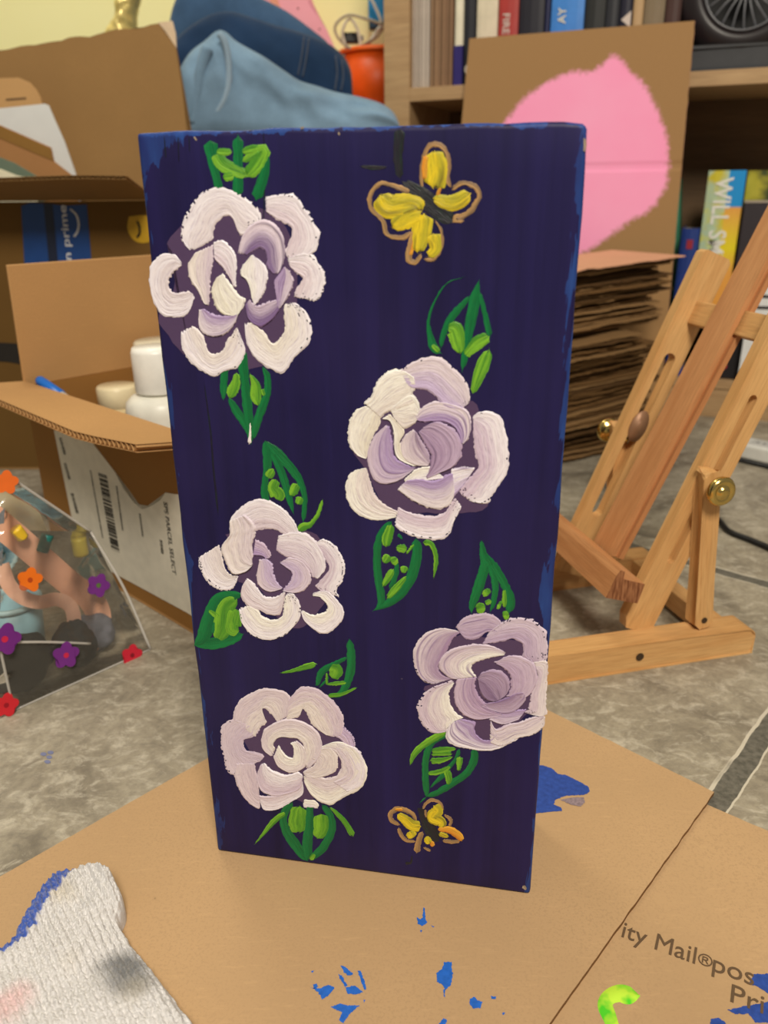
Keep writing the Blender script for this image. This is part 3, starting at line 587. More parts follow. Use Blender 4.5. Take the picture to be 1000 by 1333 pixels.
leaf((490, 950), 6.667, [[(610, 55, 34), (490, 100, 58), (440, 200, 58), (425, 330, 58), (430, 480, 58), (440, 580, 40)], [(840, 165, 64), (850, 250, 68), (790, 370, 64), (680, 450, 62), (560, 530, 54), (440, 580, 40)], [(720, 170, 44), (690, 250, 27), (580, 390, 42), (470, 500, 15)], [(430, 585, 16), (375, 635, 6)]],
     [[(480, 185, 44), (580, 172, 54), (690, 165, 20)], [(480, 212, 34), (580, 205, 44), (660, 205, 30)], [(470, 268, 54), (560, 265, 50), (660, 235, 20)], [(450, 378, 34), (530, 370, 46), (600, 345, 44), (645, 315, 20)], [(610, 350, 60), (630, 430, 60), (620, 475, 20)], [(725, 235, 66), (720, 300, 48), (715, 355, 30)], [(600, 25, 50), (500, 75, 62), (400, 140, 58), (330, 210, 52), (293, 305, 12)]])
YE, YG, OR, TN, CH = (232, 206, 44), (186, 176, 48), (222, 140, 46), (186, 146, 96), (40, 37, 50)
def butterfly(o, s, body, outline, yellow, orange, label):
    LAYER[0] = 0
    bm, lay = newpaint(); strokes(bm, lay, o, s, body, CH, (32, 30, 40))
    bf = finish('painted_butterfly', bm, board, M_['leaf_paint'], label)
    bm, lay = newpaint(); strokes(bm, lay, o, s, outline, TN, (140, 112, 84), rag=0.0005); finish('wing_outline', bm, bf, M_['leaf_paint'])
    bm, lay = newpaint(); strokes(bm, lay, o, s, [[(p[0], p[1], p[2] * 1.12) for p in st] for st in yellow], YE, YG, streak=1.3, dark=(104, 92, 40), hgt=0.0005); finish('wing_fill', bm, bf, M_['leaf_paint'])
    for st in orange:
        bm, lay = newpaint(); strokes(bm, lay, o, s, [st], OR, (230, 170, 60)); finish('wing_accent', bm, bf, M_['leaf_paint'])
butterfly((430, 150), 2.7778, [[(262, 240, 24), (330, 290, 62), (400, 350, 66), (445, 385, 44)], [(252, 50, 40), (245, 150, 34), (252, 225, 26)], [(110, 185, 8), (160, 190, 18), (205, 188, 8)]],
          [[(330, 260, 16), (330, 200, 16), (345, 130, 16), (375, 103, 20), (412, 120, 18), (430, 170, 16), (425, 230, 16), (437, 262, 16)], [(440, 270, 16), (480, 245, 16), (525, 260, 18), (540, 290, 18), (520, 330, 18), (490, 360, 20), (450, 375, 26), (482, 382, 24)],
           [(290, 278, 24), (230, 255, 16), (180, 248, 16), (145, 290, 16), (150, 340, 16), (190, 380, 16), (205, 430, 16), (260, 442, 20), (295, 420, 16)], [(312, 395, 16), (290, 470, 22), (285, 522, 24), (310, 530, 18), (330, 500, 14)], [(380, 380, 8), (402, 420, 10), (402, 480, 12), (372, 522, 14), (340, 520, 16)]],
          [[(375, 130, 52), (388, 200, 76), (372, 262, 74)], [(372, 300, 30), (440, 318, 54), (505, 285, 42)], [(180, 290, 60), (215, 330, 84), (300, 320, 64), (330, 345, 54)], [(225, 405, 40), (265, 378, 66), (325, 350, 64)], [(340, 360, 62), (330, 420, 64), (315, 495, 40)], [(372, 430, 52), (382, 480, 42), (358, 512, 30)]],
          [[(348, 145, 20), (342, 190, 24), (345, 235, 22)], [(312, 400, 10), (300, 470, 12), (290, 510, 14)], [(385, 290, 14), (400, 262, 10)]], 'yellow butterfly near the top right of the block')
butterfly((490, 950), 6.667, [[(360, 680, 30), (400, 720, 70), (445, 820, 100), (500, 920, 100), (540, 965, 60)], [(250, 1160, 30), (300, 1150, 20), (310, 1090, 8)]],
          [[(350, 790, 24), (310, 730, 38), (240, 695, 44), (170, 690, 44), (120, 740, 42), (140, 790, 38), (205, 825, 30)], [(195, 850, 28), (210, 900, 34), (260, 960, 32), (340, 968, 20)], [(400, 885, 44), (370, 960, 50), (352, 1065, 56)], [(410, 1020, 20), (470, 1050, 27)],
           [(402, 690, 16), (430, 640, 28), (480, 610, 30), (550, 630, 24), (585, 690, 15)], [(425, 690, 20), (432, 760, 22)], [(590, 735, 20), (645, 780, 34), (640, 840, 22)], [(578, 960, 34), (660, 972, 34), (725, 965, 24)]],
          [[(185, 735, 50), (250, 780, 76), (310, 830, 86), (385, 840, 88)], [(290, 880, 90), (320, 935, 76)], [(430, 930, 54), (465, 985, 62)], [(500, 660, 76), (530, 700, 95), (480, 760, 84), (560, 800, 84), (560, 848, 52)], [(545, 900, 44), (625, 925, 32)]],
          [[(535, 862, 34), (640, 870, 62), (720, 925, 64), (742, 965, 50)], [(480, 965, 38), (490, 1012, 38)], [(160, 690, 24), (230, 690, 26)]], 'small yellow butterfly near the bottom right of the block')
# dried drips and a crack down the board
LAYER[0] = 0
for st in [[(343, 172, 1.4), (345, 215, 1.8), (344, 262, 1.6), (343, 290, 1.0)], [(266, 500, 1.2), (274, 560, 2.4), (278, 610, 2.6), (284, 668, 2.8)], [(214, 178, 1.4), (216, 205, 2.2)], [(232, 178, 1.4), (233, 212, 1.8)], [(246, 178, 1.4), (247, 198, 1.6)]]:
    LAYER[0] = 0; bm, lay = newpaint(); strokes(bm, lay, (0, 0), 1.0, [st], (20, 16, 40), (26, 20, 48), rag=0.0002, hgt=0.0001); finish('crack_mark', bm, board, M_['leaf_paint'])
for st in [[(253, 178, 2), (256, 183, 2.4)], [(391, 167, 3), (396, 166, 2.4)], [(441, 172, 2.4), (442, 176, 2.4)], [(761, 180, 3), (762, 188, 4), (761, 198, 2.6)], [(681, 1153, 5), (685, 1158, 4)]]:
    LAYER[0] = 0; bm, lay = newpaint(); strokes(bm, lay, (0, 0), 1.0, [st], (176, 160, 140), (140, 122, 106), rag=0.0004, hgt=0.0001); finish('chipped_spot', bm, board, M_['leaf_paint'])

# ------------------------------------------------------------------ corrugated sheets underfoot
def sheet(name, poly, z0, z1, m, label, group=None):
    M = Matrix.Translation((poly[0][0], poly[0][1], z0))
    r = root(name, M, label, 'cardboard', group)
    pts = []
    for i in range(len(poly)):
        a = V(poly[i]); b = V(poly[(i + 1) % len(poly)]); n = max(2, int((b - a).length / 0.004)); d = (b - a).normalized(); pn = V((d.y, -d.x))
        for q in range(n): pts.append(a.lerp(b, q / n) + pn * 0.0005 * nz(q * 0.35, i * 7.0, 1))
    o = V(poly[0])
    bo = add('corrugated_board', prism(nb(), [(p.x - o.x, p.y - o.y) for p in pts], 0, z1 - z0), m, M, r)
    bo.data.materials.append(M_['kraft_edge'])
    for p_ in bo.data.polygons:
        if abs(p_.normal.z) < 0.5: p_.material_index = 1
    return r
def g2(px, py, z=0.0): p = flr(px, py, z); return V((p.x, p.y))
ZA = 0.0047; ZB0, ZB1 = 0.0, 0.0022
c_tr = g2(930, 1031, ZA); c_br = g2(715, 1333, ZA); c_tl = g2(265, 990, ZA); c_l = g2(0, 1141, ZA)
ld = (c_l - c_tl).normalized(); rd = (c_br - c_tr).normalized()
top_dir = (g2(715, 925, ZA) - c_tr).normalized()
# top edge continues behind the block to where the left edge comes up
a_ = c_tl; b_ = c_tr
den = ld.x * top_dir.y - ld.y * top_dir.x
t_ = ((b_.x - a_.x) * top_dir.y - (b_.y - a_.y) * top_dir.x) / den
apex = a_ + ld * t_
main = sheet('cardboard_sheet', [apex, c_tr, c_tr + rd * 0.62, c_l + ld * 0.35 + V((0.05, -0.25)), c_l + ld * 0.35], 0.0012, ZA, M_['kraft'],
             'large flat cardboard sheet under the painted block, spotted with blue paint')
s2d = (g2(1000, 1080, ZB1) - g2(935, 1052, ZB1)).normalized()
q0 = g2(928, 1049, ZB1)
second = sheet('cardboard_sheet', [q0 - s2d * 0.035, q0 + s2d * 0.5, q0 + s2d * 0.5 + V((-0.4, -0.55)), q0 + rd * 0.6 + V((-0.03, 0.0)), q0 + rd * 0.05 + V((-0.03, 0))], 0.0001, 0.0011, M_['kraft'],
               'cardboard sheet printed with grey mail lettering at the lower right, under the larger sheet')
ZB1 = 0.0011
def flat_fill(bm, pts, z):
    from mathutils.geometry import delaunay_2d_cdt
    n = len(pts); r = delaunay_2d_cdt([V(p) for p in pts], [], [list(range(n))], 1, 1e-6)
    vs = [bm.verts.new((p.x, p.y, z)) for p in r[0]]
    for f in r[2]:
        try: bm.faces.new([vs[q] for q in f])
        except ValueError: pass
def splat(parent, zt, pxpolys, m, name, th=0.00025):
    M = Matrix.Translation((0, 0, zt)); bm = nb()
    for poly in pxpolys:
        P = [g2(*p, zt) for p in poly]; S = []
        for a, b in zip(P, P[1:] + P[:1]):
            n = max(2, int((b - a).length / 0.0006)); d = (b - a).normalized(); pn = V((-d.y, d.x))
            for q in range(n):
                p = a.lerp(b, q / n); S.append(p + pn * 0.00055 * (nz(p.x * 700, p.y * 700, 1) + 0.8 * nz(p.x * 1900, p.y * 1900, 4)))
        flat_fill(bm, S, th)
    return add(name, bm, m, M, parent)
def zz(pts, o, s): return [(o[0] + p[0] / s, o[1] + p[1] / s) for p in pts]
o_, s_ = (390, 1160), 3.448
splat(main, ZA, [zz([(45, 430), (90, 440), (130, 420), (158, 435), (130, 470), (100, 488), (85, 455)], o_, s_), zz([(52, 362), (62, 358), (60, 372)], o_, s_), zz([(60, 420), (80, 416), (84, 430), (64, 440)], o_, s_)], M_['blue_paint'], 'paint_splatter')
splat(main, ZA, [zz([(185, 335), (205, 340), (240, 372), (225, 382), (200, 365)], o_, s_), zz([(205, 432), (250, 425), (285, 455), (250, 466), (215, 460)], o_, s_), zz([(260, 355), (275, 360), (290, 400), (300, 440), (292, 446), (276, 405)], o_, s_), zz([(175, 372), (190, 380), (215, 425), (205, 430), (182, 395)], o_, s_)], M_['blue_paint'], 'paint_splatter')
splat(main, ZA, [zz([(140, 522), (180, 505), (220, 515), (270, 515), (230, 548), (195, 595), (178, 580), (190, 545)], o_, s_), zz([(286, 490), (294, 488), (290, 505)], o_, s_)], M_['blue_paint'], 'paint_splatter')
splat(main, ZA, [zz([(556, 74), (563, 76), (566, 130), (576, 142), (550, 158), (530, 145), (527, 118), (540, 128), (553, 122)], o_, s_), zz([(542, 176), (550, 178), (546, 194)], o_, s_), zz([(590, 155), (606, 160), (600, 164)], o_, s_)], M_['blue_paint'], 'paint_splatter')
splat(main, ZA, [zz([(650, 320), (682, 318), (688, 380), (680, 420), (655, 445), (640, 420), (618, 410), (615, 370), (640, 350)], o_, s_), zz([(645, 440), (658, 440), (650, 478)], o_, s_)], M_['blue_paint'], 'paint_splatter')
splat(main, ZA, [zz([(765, 485), (785, 475), (800, 492), (822, 498), (812, 525), (780, 528), (765, 510)], o_, s_)], M_['blue_paint'], 'paint_splatter')
splat(main, ZA, [zz([(858, 470), (882, 474), (878, 486), (862, 486)], o_, s_)], M_['blue_paint'], 'paint_splatter')
splat(main, ZA, [zz([(905, 544), (922, 546), (914, 558)], o_, s_)], M_['blue_paint'], 'paint_splatter')
splat(main, ZA, [zz([(625, 600), (645, 570), (660, 580), (650, 610)], o_, s_)], M_['blue_paint'], 'paint_splatter')
o_, s_ = (690, 980), 9.09
splat(main, ZA, [zz([(-60, 150), (150, 150), (260, 185), (330, 250), (430, 265), (600, 350), (700, 410), (705, 470), (640, 500), (420, 510), (300, 560), (280, 610), (370, 650), (380, 690), (250, 700), (110, 715), (-60, 730)], o_, s_)], M_['blue_paint_dry'], 'brushed_paint_patch')
splat(main, ZA, [zz([(360, 560), (500, 530), (640, 530), (650, 590), (600, 640), (480, 615)], o_, s_)], plain('thin_blue_wash', (140, 124, 130), 0.7, 0.2, 0.25, 500), 'thin_paint_wash', 0.0004)
o_, s_ = (770, 1150), 4.348
splat(second, ZB1, [zz([(890, 570), (920, 515), (1000, 512), (1090, 500), (1090, 640), (1000, 625), (950, 590)], o_, s_)], M_['blue_paint_dry'], 'brushed_paint_patch')
splat(second, ZB1, [zz([(770, 718), (850, 700), (1000, 672), (1090, 650), (1090, 800), (1000, 790), (930, 790), (890, 740), (820, 742)], o_, s_)], M_['blue_paint_dry'], 'brushed_paint_patch')
splat(second, ZB1, [zz([(672, 796), (680, 768), (720, 762), (760, 790), (770, 830), (700, 840)], o_, s_)], M_['blue_paint_dry'], 'brushed_paint_patch')
def floor_stroke(parent, zt, pts, o, s, m, name):
    S = spline([(p[0], p[1], p[2]) for p in pts], 40); bm = nb(); rows = []
    for i, p in enumerate(S):
        a = S[max(i - 1, 0)]; b = S[min(i + 1, len(S) - 1)]; t = V((b.x - a.x, b.y - a.y)).normalized(); nn = V((-t.y, t.x))
        u = i / (len(S) - 1); w = p.z * 0.5 * math.sqrt(max(0.03, 1 - max(0, (0.1 - u) / 0.1) ** 2))
        row = []
        for j in range(7):
            q = j / 6 * 2 - 1; hh = 0.00005 if abs(q) == 1 else 0.0012 * (1 - q * q) * (0.7 + 0.5 * nz(q * 4, u * 2, 3))
            g = g2(o[0] + (p.x + nn.x * w * q) / s, o[1] + (p.y + nn.y * w * q) / s, zt); row.append(bm.verts.new((g.x, g.y, hh)))
        rows.append(row)
    for x, y in zip(rows, rows[1:]):
        for j in range(6): bm.faces.new((x[j], x[j + 1], y[j + 1], y[j]))
    return add(name, bm, m, Matrix.Translation((0, 0, zt)), parent, smooth=True)
k = N('lime_green_paint'); k.color(k.ramp(k.noise(k.coord((1, 1, 1)), 90, 2), [(0.38, lin((84, 214, 44))), (0.6, lin((200, 244, 70)))])); k.rough(0.35, 0.4); M_['lime'] = k.m
floor_stroke(second, ZB1, [(275, 638, 14), (220, 638, 96), (160, 622, 100), (100, 645, 90), (78, 690, 86), (100, 750, 80), (130, 830, 66)], o_, s_, M_['lime'], 'lime_paint_stroke')
# printed lettering on the second sheet
tp0 = g2(808, 1222, ZB1); tp1 = g2(975, 1284, ZB1)
td = (tp1 - tp0).normalized()
TM = frame((0, 0, ZB1 + 0.0001), (td.x, td.y, 0))
def on_sheet(s, px, py, size, xs=1.0):
    p = g2(px, py, ZB1); M = TM.copy(); M.translation = (p.x, p.y, ZB1 + 0.0003)
    return text(s, size, M, M_['ink'], second, 'printed_lettering', xs, 0.0)
on_sheet('ity Mail', 807, 1219, 0.0192, 0.87)
on_sheet('\u00ae', 908, 1254, 0.0125, 0.95)
on_sheet('pos', 925, 1263, 0.0192, 0.95)
on_sheet('Pri', 948, 1303, 0.0190, 0.98)
# faint blue fleck on the bare floor
M = Matrix.Translation((0, 0, 0.0002)); bm = nb()
for c in [(57, 982), (64, 986), (62, 992), (66, 980)]:
    P = [g2(c[0] + 4 * math.cos(a) * (1 + 0.4 * nz(a * 3, c[0])), c[1] + 2.4 * math.sin(a), 0) for a in [i * 0.7 for i in range(9)]]
    prism(bm, [(p.x, p.y) for p in P], 0.0, 0.0002)
tag(add('paint_fleck', bm, plain('faint_blue', (120, 126, 160), 0.6), M), 'faint blue paint fleck on the bare tile floor at the left', 'paint mark')

# ------------------------------------------------------------------ terry rag
def rag_material():
    k = N('terry_cloth'); v = k.coord(); sx = k.n('ShaderNodeSeparateXYZ'); k.l(v, sx.inputs[0])
    a = k.n('ShaderNodeVertexColor'); a.layer_name = 'Col'
    f = k.noise(v, 420, 3, 0.6); g = k.noise(v, 30, 3)
    c = k.mix(k.ramp(f, [(0.35, (0.35,) * 3), (0.55, (0, 0, 0))]), a.outputs[0], lin((168, 162, 154)))
    k.color(c); k.rough(0.95, 0.1); k.b.inputs['Sheen Weight'].default_value = 0.2
    return k.m
def rag():
    # left and right outlines of the cloth, from its folded tip towards the viewer (floor points, px)
    L = [(80, 1137), (40, 1190), (5, 1240), (-60, 1290), (-140, 1360), (-200, 1470)]
    R = [(112, 1136), (148, 1152), (163, 1184), (158, 1212), (192, 1256), (232, 1310), (300, 1400)]
    hz = 0.012
    NU, NV = 250, 230
    A = spline([tuple(g2(*p, hz)) for p in L], NU); B = spline([tuple(g2(*p, hz)) for p in R], NU)
    bm = nb(); lay = bm.loops.layers.float_color.new('Col'); cols = {}
    white, grey, blue, pink = lin((214, 212, 212)), lin((98, 100, 104)), lin((44, 84, 176)), lin((222, 178, 178))
    sm1 = g2(165, 1270, hz); sm2 = g2(175, 1295, hz); pk = g2(12, 1325, hz)
    def spot(p, c, rx, seed):
        d = (p - c).length / rx + 0.35 * nz(p.x * 60, p.y * 60, seed); return smooth01(1.25 - d)
    top, bot = [], []
    for i in range(NU):
        u = i / (NU - 1); rt, rb = [], []
        for j in range(NV):
            t = j / (NV - 1); p = A[i].lerp(B[i], t)
            p = p + V((nz(u * 14, t * 2, 4), nz(u * 14, t * 2, 9))) * 0.0016
            edge = min(1, min(t, 1 - t) * 9, u * 14)
            fold = 0.013 + 0.010 * smooth01((t - 0.55) / 0.45) * smooth01(1 - abs(u - 0.16) * 5) + 0.008 * nz(u * 3.2, t * 2.1, 5) + 0.004 * nz(u * 7, t * 5, 2)
            h = 0.004 + max(0.002, fold) * math.sqrt(max(0, 1 - (1 - edge) ** 2))
            loop = 0.0024 * abs(nz(p.x * 420, p.y * 420, 1)) + 0.0016 * nz(p.x * 800, p.y * 800, 7) + 0.0009 * math.sin((p.x * 0.8 + p.y * 0.6) * 1400)
            v = bm.verts.new((p.x, p.y, ZA + h + loop)); rt.append(v)
            c = white
            c = mixc(c, grey, 0.85 * max(spot(p, sm1, 0.019, 3), 0.9 * spot(p, sm2, 0.015, 8)))
            c = mixc(c, pink, 0.6 * spot(p, pk, 0.016, 5))
            c = mixc(c, lin((198, 186, 160)), 0.5 * smooth01(nz(p.x * 28, p.y * 28, 12) * 2.2 - 0.5))
            bd = (t * (B[i] - A[i]).length)
            c = mixc(c, blue, 0.95 * smooth01((0.0085 + 0.006 * (1 - u) + 0.004 * nz(u * 40, t * 6, 3) - bd) / 0.0025) * (1 if u < 0.5 else 0.3))
            k = 1 + 0.16 * nz(p.x * 700, p.y * 700, 3)
            cols[v] = (*[x * k for x in c], 1)
            if i == 0 or i == NU - 1 or j == 0 or j == NV - 1:
                pass
            rb.append(None)
        top.append(rt)
    for i in range(NU - 1):
        for j in range(NV - 1):
            f = bm.faces.new((top[i][j], top[i + 1][j], top[i + 1][j + 1], top[i][j + 1])); f.smooth = True
    # rolled rim down to the board and a closed underside
    rim = [top[0][j] for j in range(NV)] + [top[i][NV - 1] for i in range(1, NU)] + [top[NU - 1][j] for j in range(NV - 2, -1, -1)] + [top[i][0] for i in range(NU - 2, 0, -1)]
    low = []
    for v in rim:
        w = bm.verts.new((v.co.x, v.co.y, ZA + 0.0002)); cols[w] = cols[v]; low.append(w)
    n = len(rim)
    for i in range(n): bm.faces.new((rim[i], rim[(i + 1) % n], low[(i + 1) % n], low[i]))
    bot = bm.faces.new(low); bmesh.ops.triangulate(bm, faces=[bot])
    for f in bm.faces:
        for lp in f.loops: lp[lay] = cols[lp.vert]
    o = add('rag', bm, rag_material())
    tag(o, 'white terry rag with a grey smudge and blue hem lying on the cardboard', 'rag')
rag()

# ------------------------------------------------------------------ table easel
RA = flr(717, 890); RB = flr(974, 850)
e_e = (RB - RA); e_e.z = 0; e_e.normalize(); n_e = V((-e_e.y, e_e.x, 0))
E_M = frame(RA, e_e)                                     # local: x back along the rails, y across (away from the viewer), z up
easel = root('table_easel', E_M, 'tilted beech table easel with brass knobs standing right of the painted block', 'easel')
def ew(a, c, z): return E_M @ V((a, c, z))
def beam(name, p0, p1, up, w, t, m, bev=0.0016, parent=None, label=None):
    """bar from p0 to p1 (easel coordinates): w along `up`, t across"""
    p0, p1 = V(p0), V(p1); L = (p1 - p0).length
    M = E_M @ frame(p0, p1 - p0, None, V(up))
    bm = bx(0, L, -t / 2, t / 2, -w / 2, w / 2, bev)
    return add(name, bm, m, M, parent or easel, label=label)
def stadium(x0, x1, z, r, n=8):
    return [(x1 + r * math.sin(a), z + r * math.cos(a)) for a in [math.pi * i / n for i in range(n + 1)]] + [(x0 - r * math.sin(a), z - r * math.cos(a)) for a in [math.pi * i / n for i in range(n + 1)]]
RHT, RWD = 0.031, 0.028
def rail(c0):
    M = E_M @ Matrix.Translation((-0.085, c0, 0))
    L = 0.085 + 0.2335
    prof = [(0, 0), (L - 0.004, 0), (L - 0.001, 0.001), (L, 0.004), (L, RHT - 0.010), (L - 0.0008, RHT - 0.006), (L - 0.003, RHT - 0.003), (L - 0.006, RHT - 0.0008), (L - 0.010, RHT), (0, RHT)]
    bm = prism(nb(), prof, 0, RWD, 'y')
    bmesh.ops.bevel(bm, geom=[e for e in bm.edges if e.calc_face_angle(0) > 0.5], offset=0.0014, segments=2, affect='EDGES')
    r = add('base_rail', bm, M_['beech'], M, easel)
    hb = lathe(nb(), [(0, 0), (0.0034, 0), (0.0044, 0.0004), (0.0044, 0.0008), (0, 0.0008)], 20)
    add('bolt_hole', hb, plain('hole_dark', (62, 44, 26), 0.8), M @ Matrix.Translation((0.085 + 0.098, -0.0004 if c0 < 0.1 else RWD + 0.0004, 0.0165)) @ Matrix.Rotation(math.radians(90), 4, 'X'), r)
rail(0.0); rail(0.187)
SL = 0.402                                                # lean of the legs
ld_ = V((SL, 0, 1)).normalized(); lp_ = V((1, 0, -SL)).normalized()
def leg(c0, L, slot, chamfer, sr=0.0047, sh_=0.0):
    base = V((0.1085 + sh_, c0, 0.030))
    M = E_M @ frame(base, ld_, V((0, 1, 0)))              # local x up the leg, y across, z = to the front
    w = 0.0378 / 2
    z = w
    out = [(0, -w), (L, -w), (L, w - 0.0), (0.012, w), (0, w - 0.006)] if not chamfer else [(0, -w), (L - 0.004, -w), (L, -w + 0.004), (L, w - 0.004), (L - 0.004, w), (0, w)]
    bm = holed(nb(), out, stadium(slot[0], slot[1], 0.0, sr), 0.0, 0.014)
    bmesh.ops.bevel(bm, geom=[e for e in bm.edges if 1.2 < e.calc_face_angle(0) < 2.0 and e.calc_length() > 0.05], offset=0.0012, segments=2, affect='EDGES')
    return add('slotted_leg', bm, M_['beech'], M, easel)
leg(0.0285, 0.52, (0.085, 0.262), False)
leg(0.172, 0.396, (0.085, 0.275), True, 0.0075, -0.008)
def knob(a, c, z, sgn):
    M = E_M @ Matrix.Translation((a, c, z)) @ Matrix.Rotation(math.radians(90 * sgn), 4, 'X')
    prof = [(0, -0.030), (0.0024, -0.030), (0.0024, 0.002), (0.0060, 0.002), (0.0062, 0.0045), (0.0095, 0.0056), (0.0118, 0.0078), (0.0122, 0.0105), (0.0108, 0.0128), (0.0082, 0.0134), (0.0066, 0.0126), (0.0052, 0.0126), (0.0044, 0.0146), (0.0026, 0.0152), (0, 0.0152)]
    prof = [(r * 1.22, z * (1.22 if z > 0 else 1)) for r, z in prof]
    add('brass_knob', lathe(nb(), prof, 36), M_['brass'], M, easel, smooth=True, label='brass thumb knob')
def post(c0):
    p0 = V((0.1765, c0, RHT + 0.0028)); p1 = V((0.1610, c0, 0.2085))
    d = (p1 - p0); L = d.length
    M = E_M @ frame(p0, d, V((0, 1, 0)))
    w = 0.0105
    arc = [(L - w + w * math.sin(x), w * math.cos(x)) for x in [math.pi * i / 10 for i in range(11)]]
    bm = prism(nb(), [(0.004, -w), (0.0, -w * 0.6), (-0.0014, 0), (0, w * 0.6), (0.004, w), (L - 0.006, w), (L - 0.002, w * 0.75), (L, w * 0.3), (L, -w * 0.3), (L - 0.002, -w * 0.75), (L - 0.006, -w)], 0, 0.018, 'y')
    bmesh.ops.bevel(bm, geom=[e for e in bm.edges if e.calc_length() > 0.1], offset=0.0014, segments=2, affect='EDGES')
    o = add('support_post', bm, M_['beech'], M, easel)
    hb = lathe(nb(), [(0, 0), (0.0028, 0), (0.0034, 0.0004), (0.0034, 0.0008), (0, 0.0008)], 20)
    add('bolt_hole', hb, plain('hole_dark', (62, 44, 26), 0.8), E_M @ Matrix.Translation((0.1765 - 0.001, c0 - 0.0004 if c0 < 0.1 else c0 + 0.0184, RHT + 0.012)) @ Matrix.Rotation(math.radians(90), 4, 'X'), o)
post(0.0095); post(0.187)
knob(0.162, 0.0085, 0.1935, 1); knob(0.162, 0.206, 0.1935, -1)
wm = E_M @ frame(V((0.1005, 0, 0.030)) + ld_ * 0.194 + V((0, 0.1718, 0)), ld_, V((0, 1, 0))) @ Matrix.Rotation(math.radians(90), 4, 'X')
bm = lathe(nb(), [(0, 0), (0.0115, 0), (0.0115, 0.002), (0.005, 0.0026), (0.004, 0.0045), (0, 0.005)], 28)
bmesh.ops.scale(bm, vec=(1.65, 0.95, 0.8), verts=bm.verts[:])
add('slot_washer', bm, plain('aged_bronze', (150, 112, 84), 0.45, 0.4, 0.1, 80, metal=0.3), wm, easel, smooth=True)
# mast with a groove down its side
def mast():
    p0 = V((0.1125, 0.107, 0.088)); d = V((0.45, 0, 1)).normalized()
    M = E_M @ frame(p0, d, V((0, 1, 0)))                  # x up, y across, z front-facing (towards the viewer's left)
    L = 0.58; h = 0.0085; w = 0.020
    # cross-section (y across, z front/back) with a groove cut in both narrow sides
    sec = [(-w, -h), (-w, -0.0026), (-w + 0.005, -0.0026), (-w + 0.005, 0.0026), (-w, 0.0026), (-w, h), (w, h), (w, 0.0026), (w - 0.005, 0.0026), (w - 0.005, -0.0026), (w, -0.0026), (w, -h)]
    bm = nb(); A = [bm.verts.new((0, y, z)) for y, z in sec]; B = [bm.verts.new((L, y, z)) for y, z in sec]
    n = len(sec)
    for i in range(n): bm.faces.new((A[i], A[(i + 1) % n], B[(i + 1) % n], B[i]))
    fs = [bm.faces.new(A[::-1]), bm.faces.new(B)]; bmesh.ops.triangulate(bm, faces=fs)
    return add('mast', bm, M_['beech_dark'], M, easel)
mast()
# canvas tray clamped on the mast
sec = [(0.0660, 0.1097), (0.0702, 0.1152), (0.0745, 0.1132), (0.0738, 0.1050), (0.0988, 0.0962), (0.0929, 0.0752), (0.0570, 0.0864)]
M = E_M @ frame((0, 0.008, 0), (0, 1, 0), (-1, 0, 0))     # x across, y = -a, z up
bm = nb(); A = [bm.verts.new((0, -a, z)) for a, z in sec]; B = [bm.verts.new((0.205, -a, z + 0.000)) for a, z in sec]; n = len(sec)
for i in range(n): bm.faces.new((A[i], A[(i + 1) % n], B[(i + 1) % n], B[i]))
fs = [bm.faces.new(A[::-1]), bm.faces.new(B)]; bmesh.ops.triangulate(bm, faces=fs)
tray = add('canvas_tray', bm, M_['beech_dark'], M, easel)
k = N('end_grain'); k.color(k.ramp(k.noise(k.coord((0, 420, 60)), 1.0, 2), [(0.35, lin((112, 66, 40))), (0.65, lin((164, 112, 76)))])); k.rough(0.7, 0.2)
bm = nb(); A = [bm.verts.new((-0.0006, -a, z)) for a, z in sec]; B = [bm.verts.new((-0.00005, -a, z)) for a, z in sec]
for i in range(n): bm.faces.new((A[i], A[(i + 1) % n], B[(i + 1) % n], B[i]))
fs = [bm.faces.new(A[::-1]), bm.faces.new(B)]; bmesh.ops.triangulate(bm, faces=fs)
add('end_grain', bm, k.m, M, tray, label='darker end grain of the tray')
# cross members
beam('cross_bar', (0.108 + SL * 0.305, 0.0425, 0.335), (0.108 + SL * 0.305, 0.172, 0.335), ld_, 0.026, 0.014, M_['beech'])
beam('cross_bar', (0.205, RWD, 0.018), (0.205, 0.187, 0.018), (0, 0, 1), 0.024, 0.020, M_['beech'])
beam('cross_bar', (-0.03, RWD, 0.016), (-0.03, 0.187, 0.016), (0, 0, 1), 0.024, 0.020, M_['beech'])

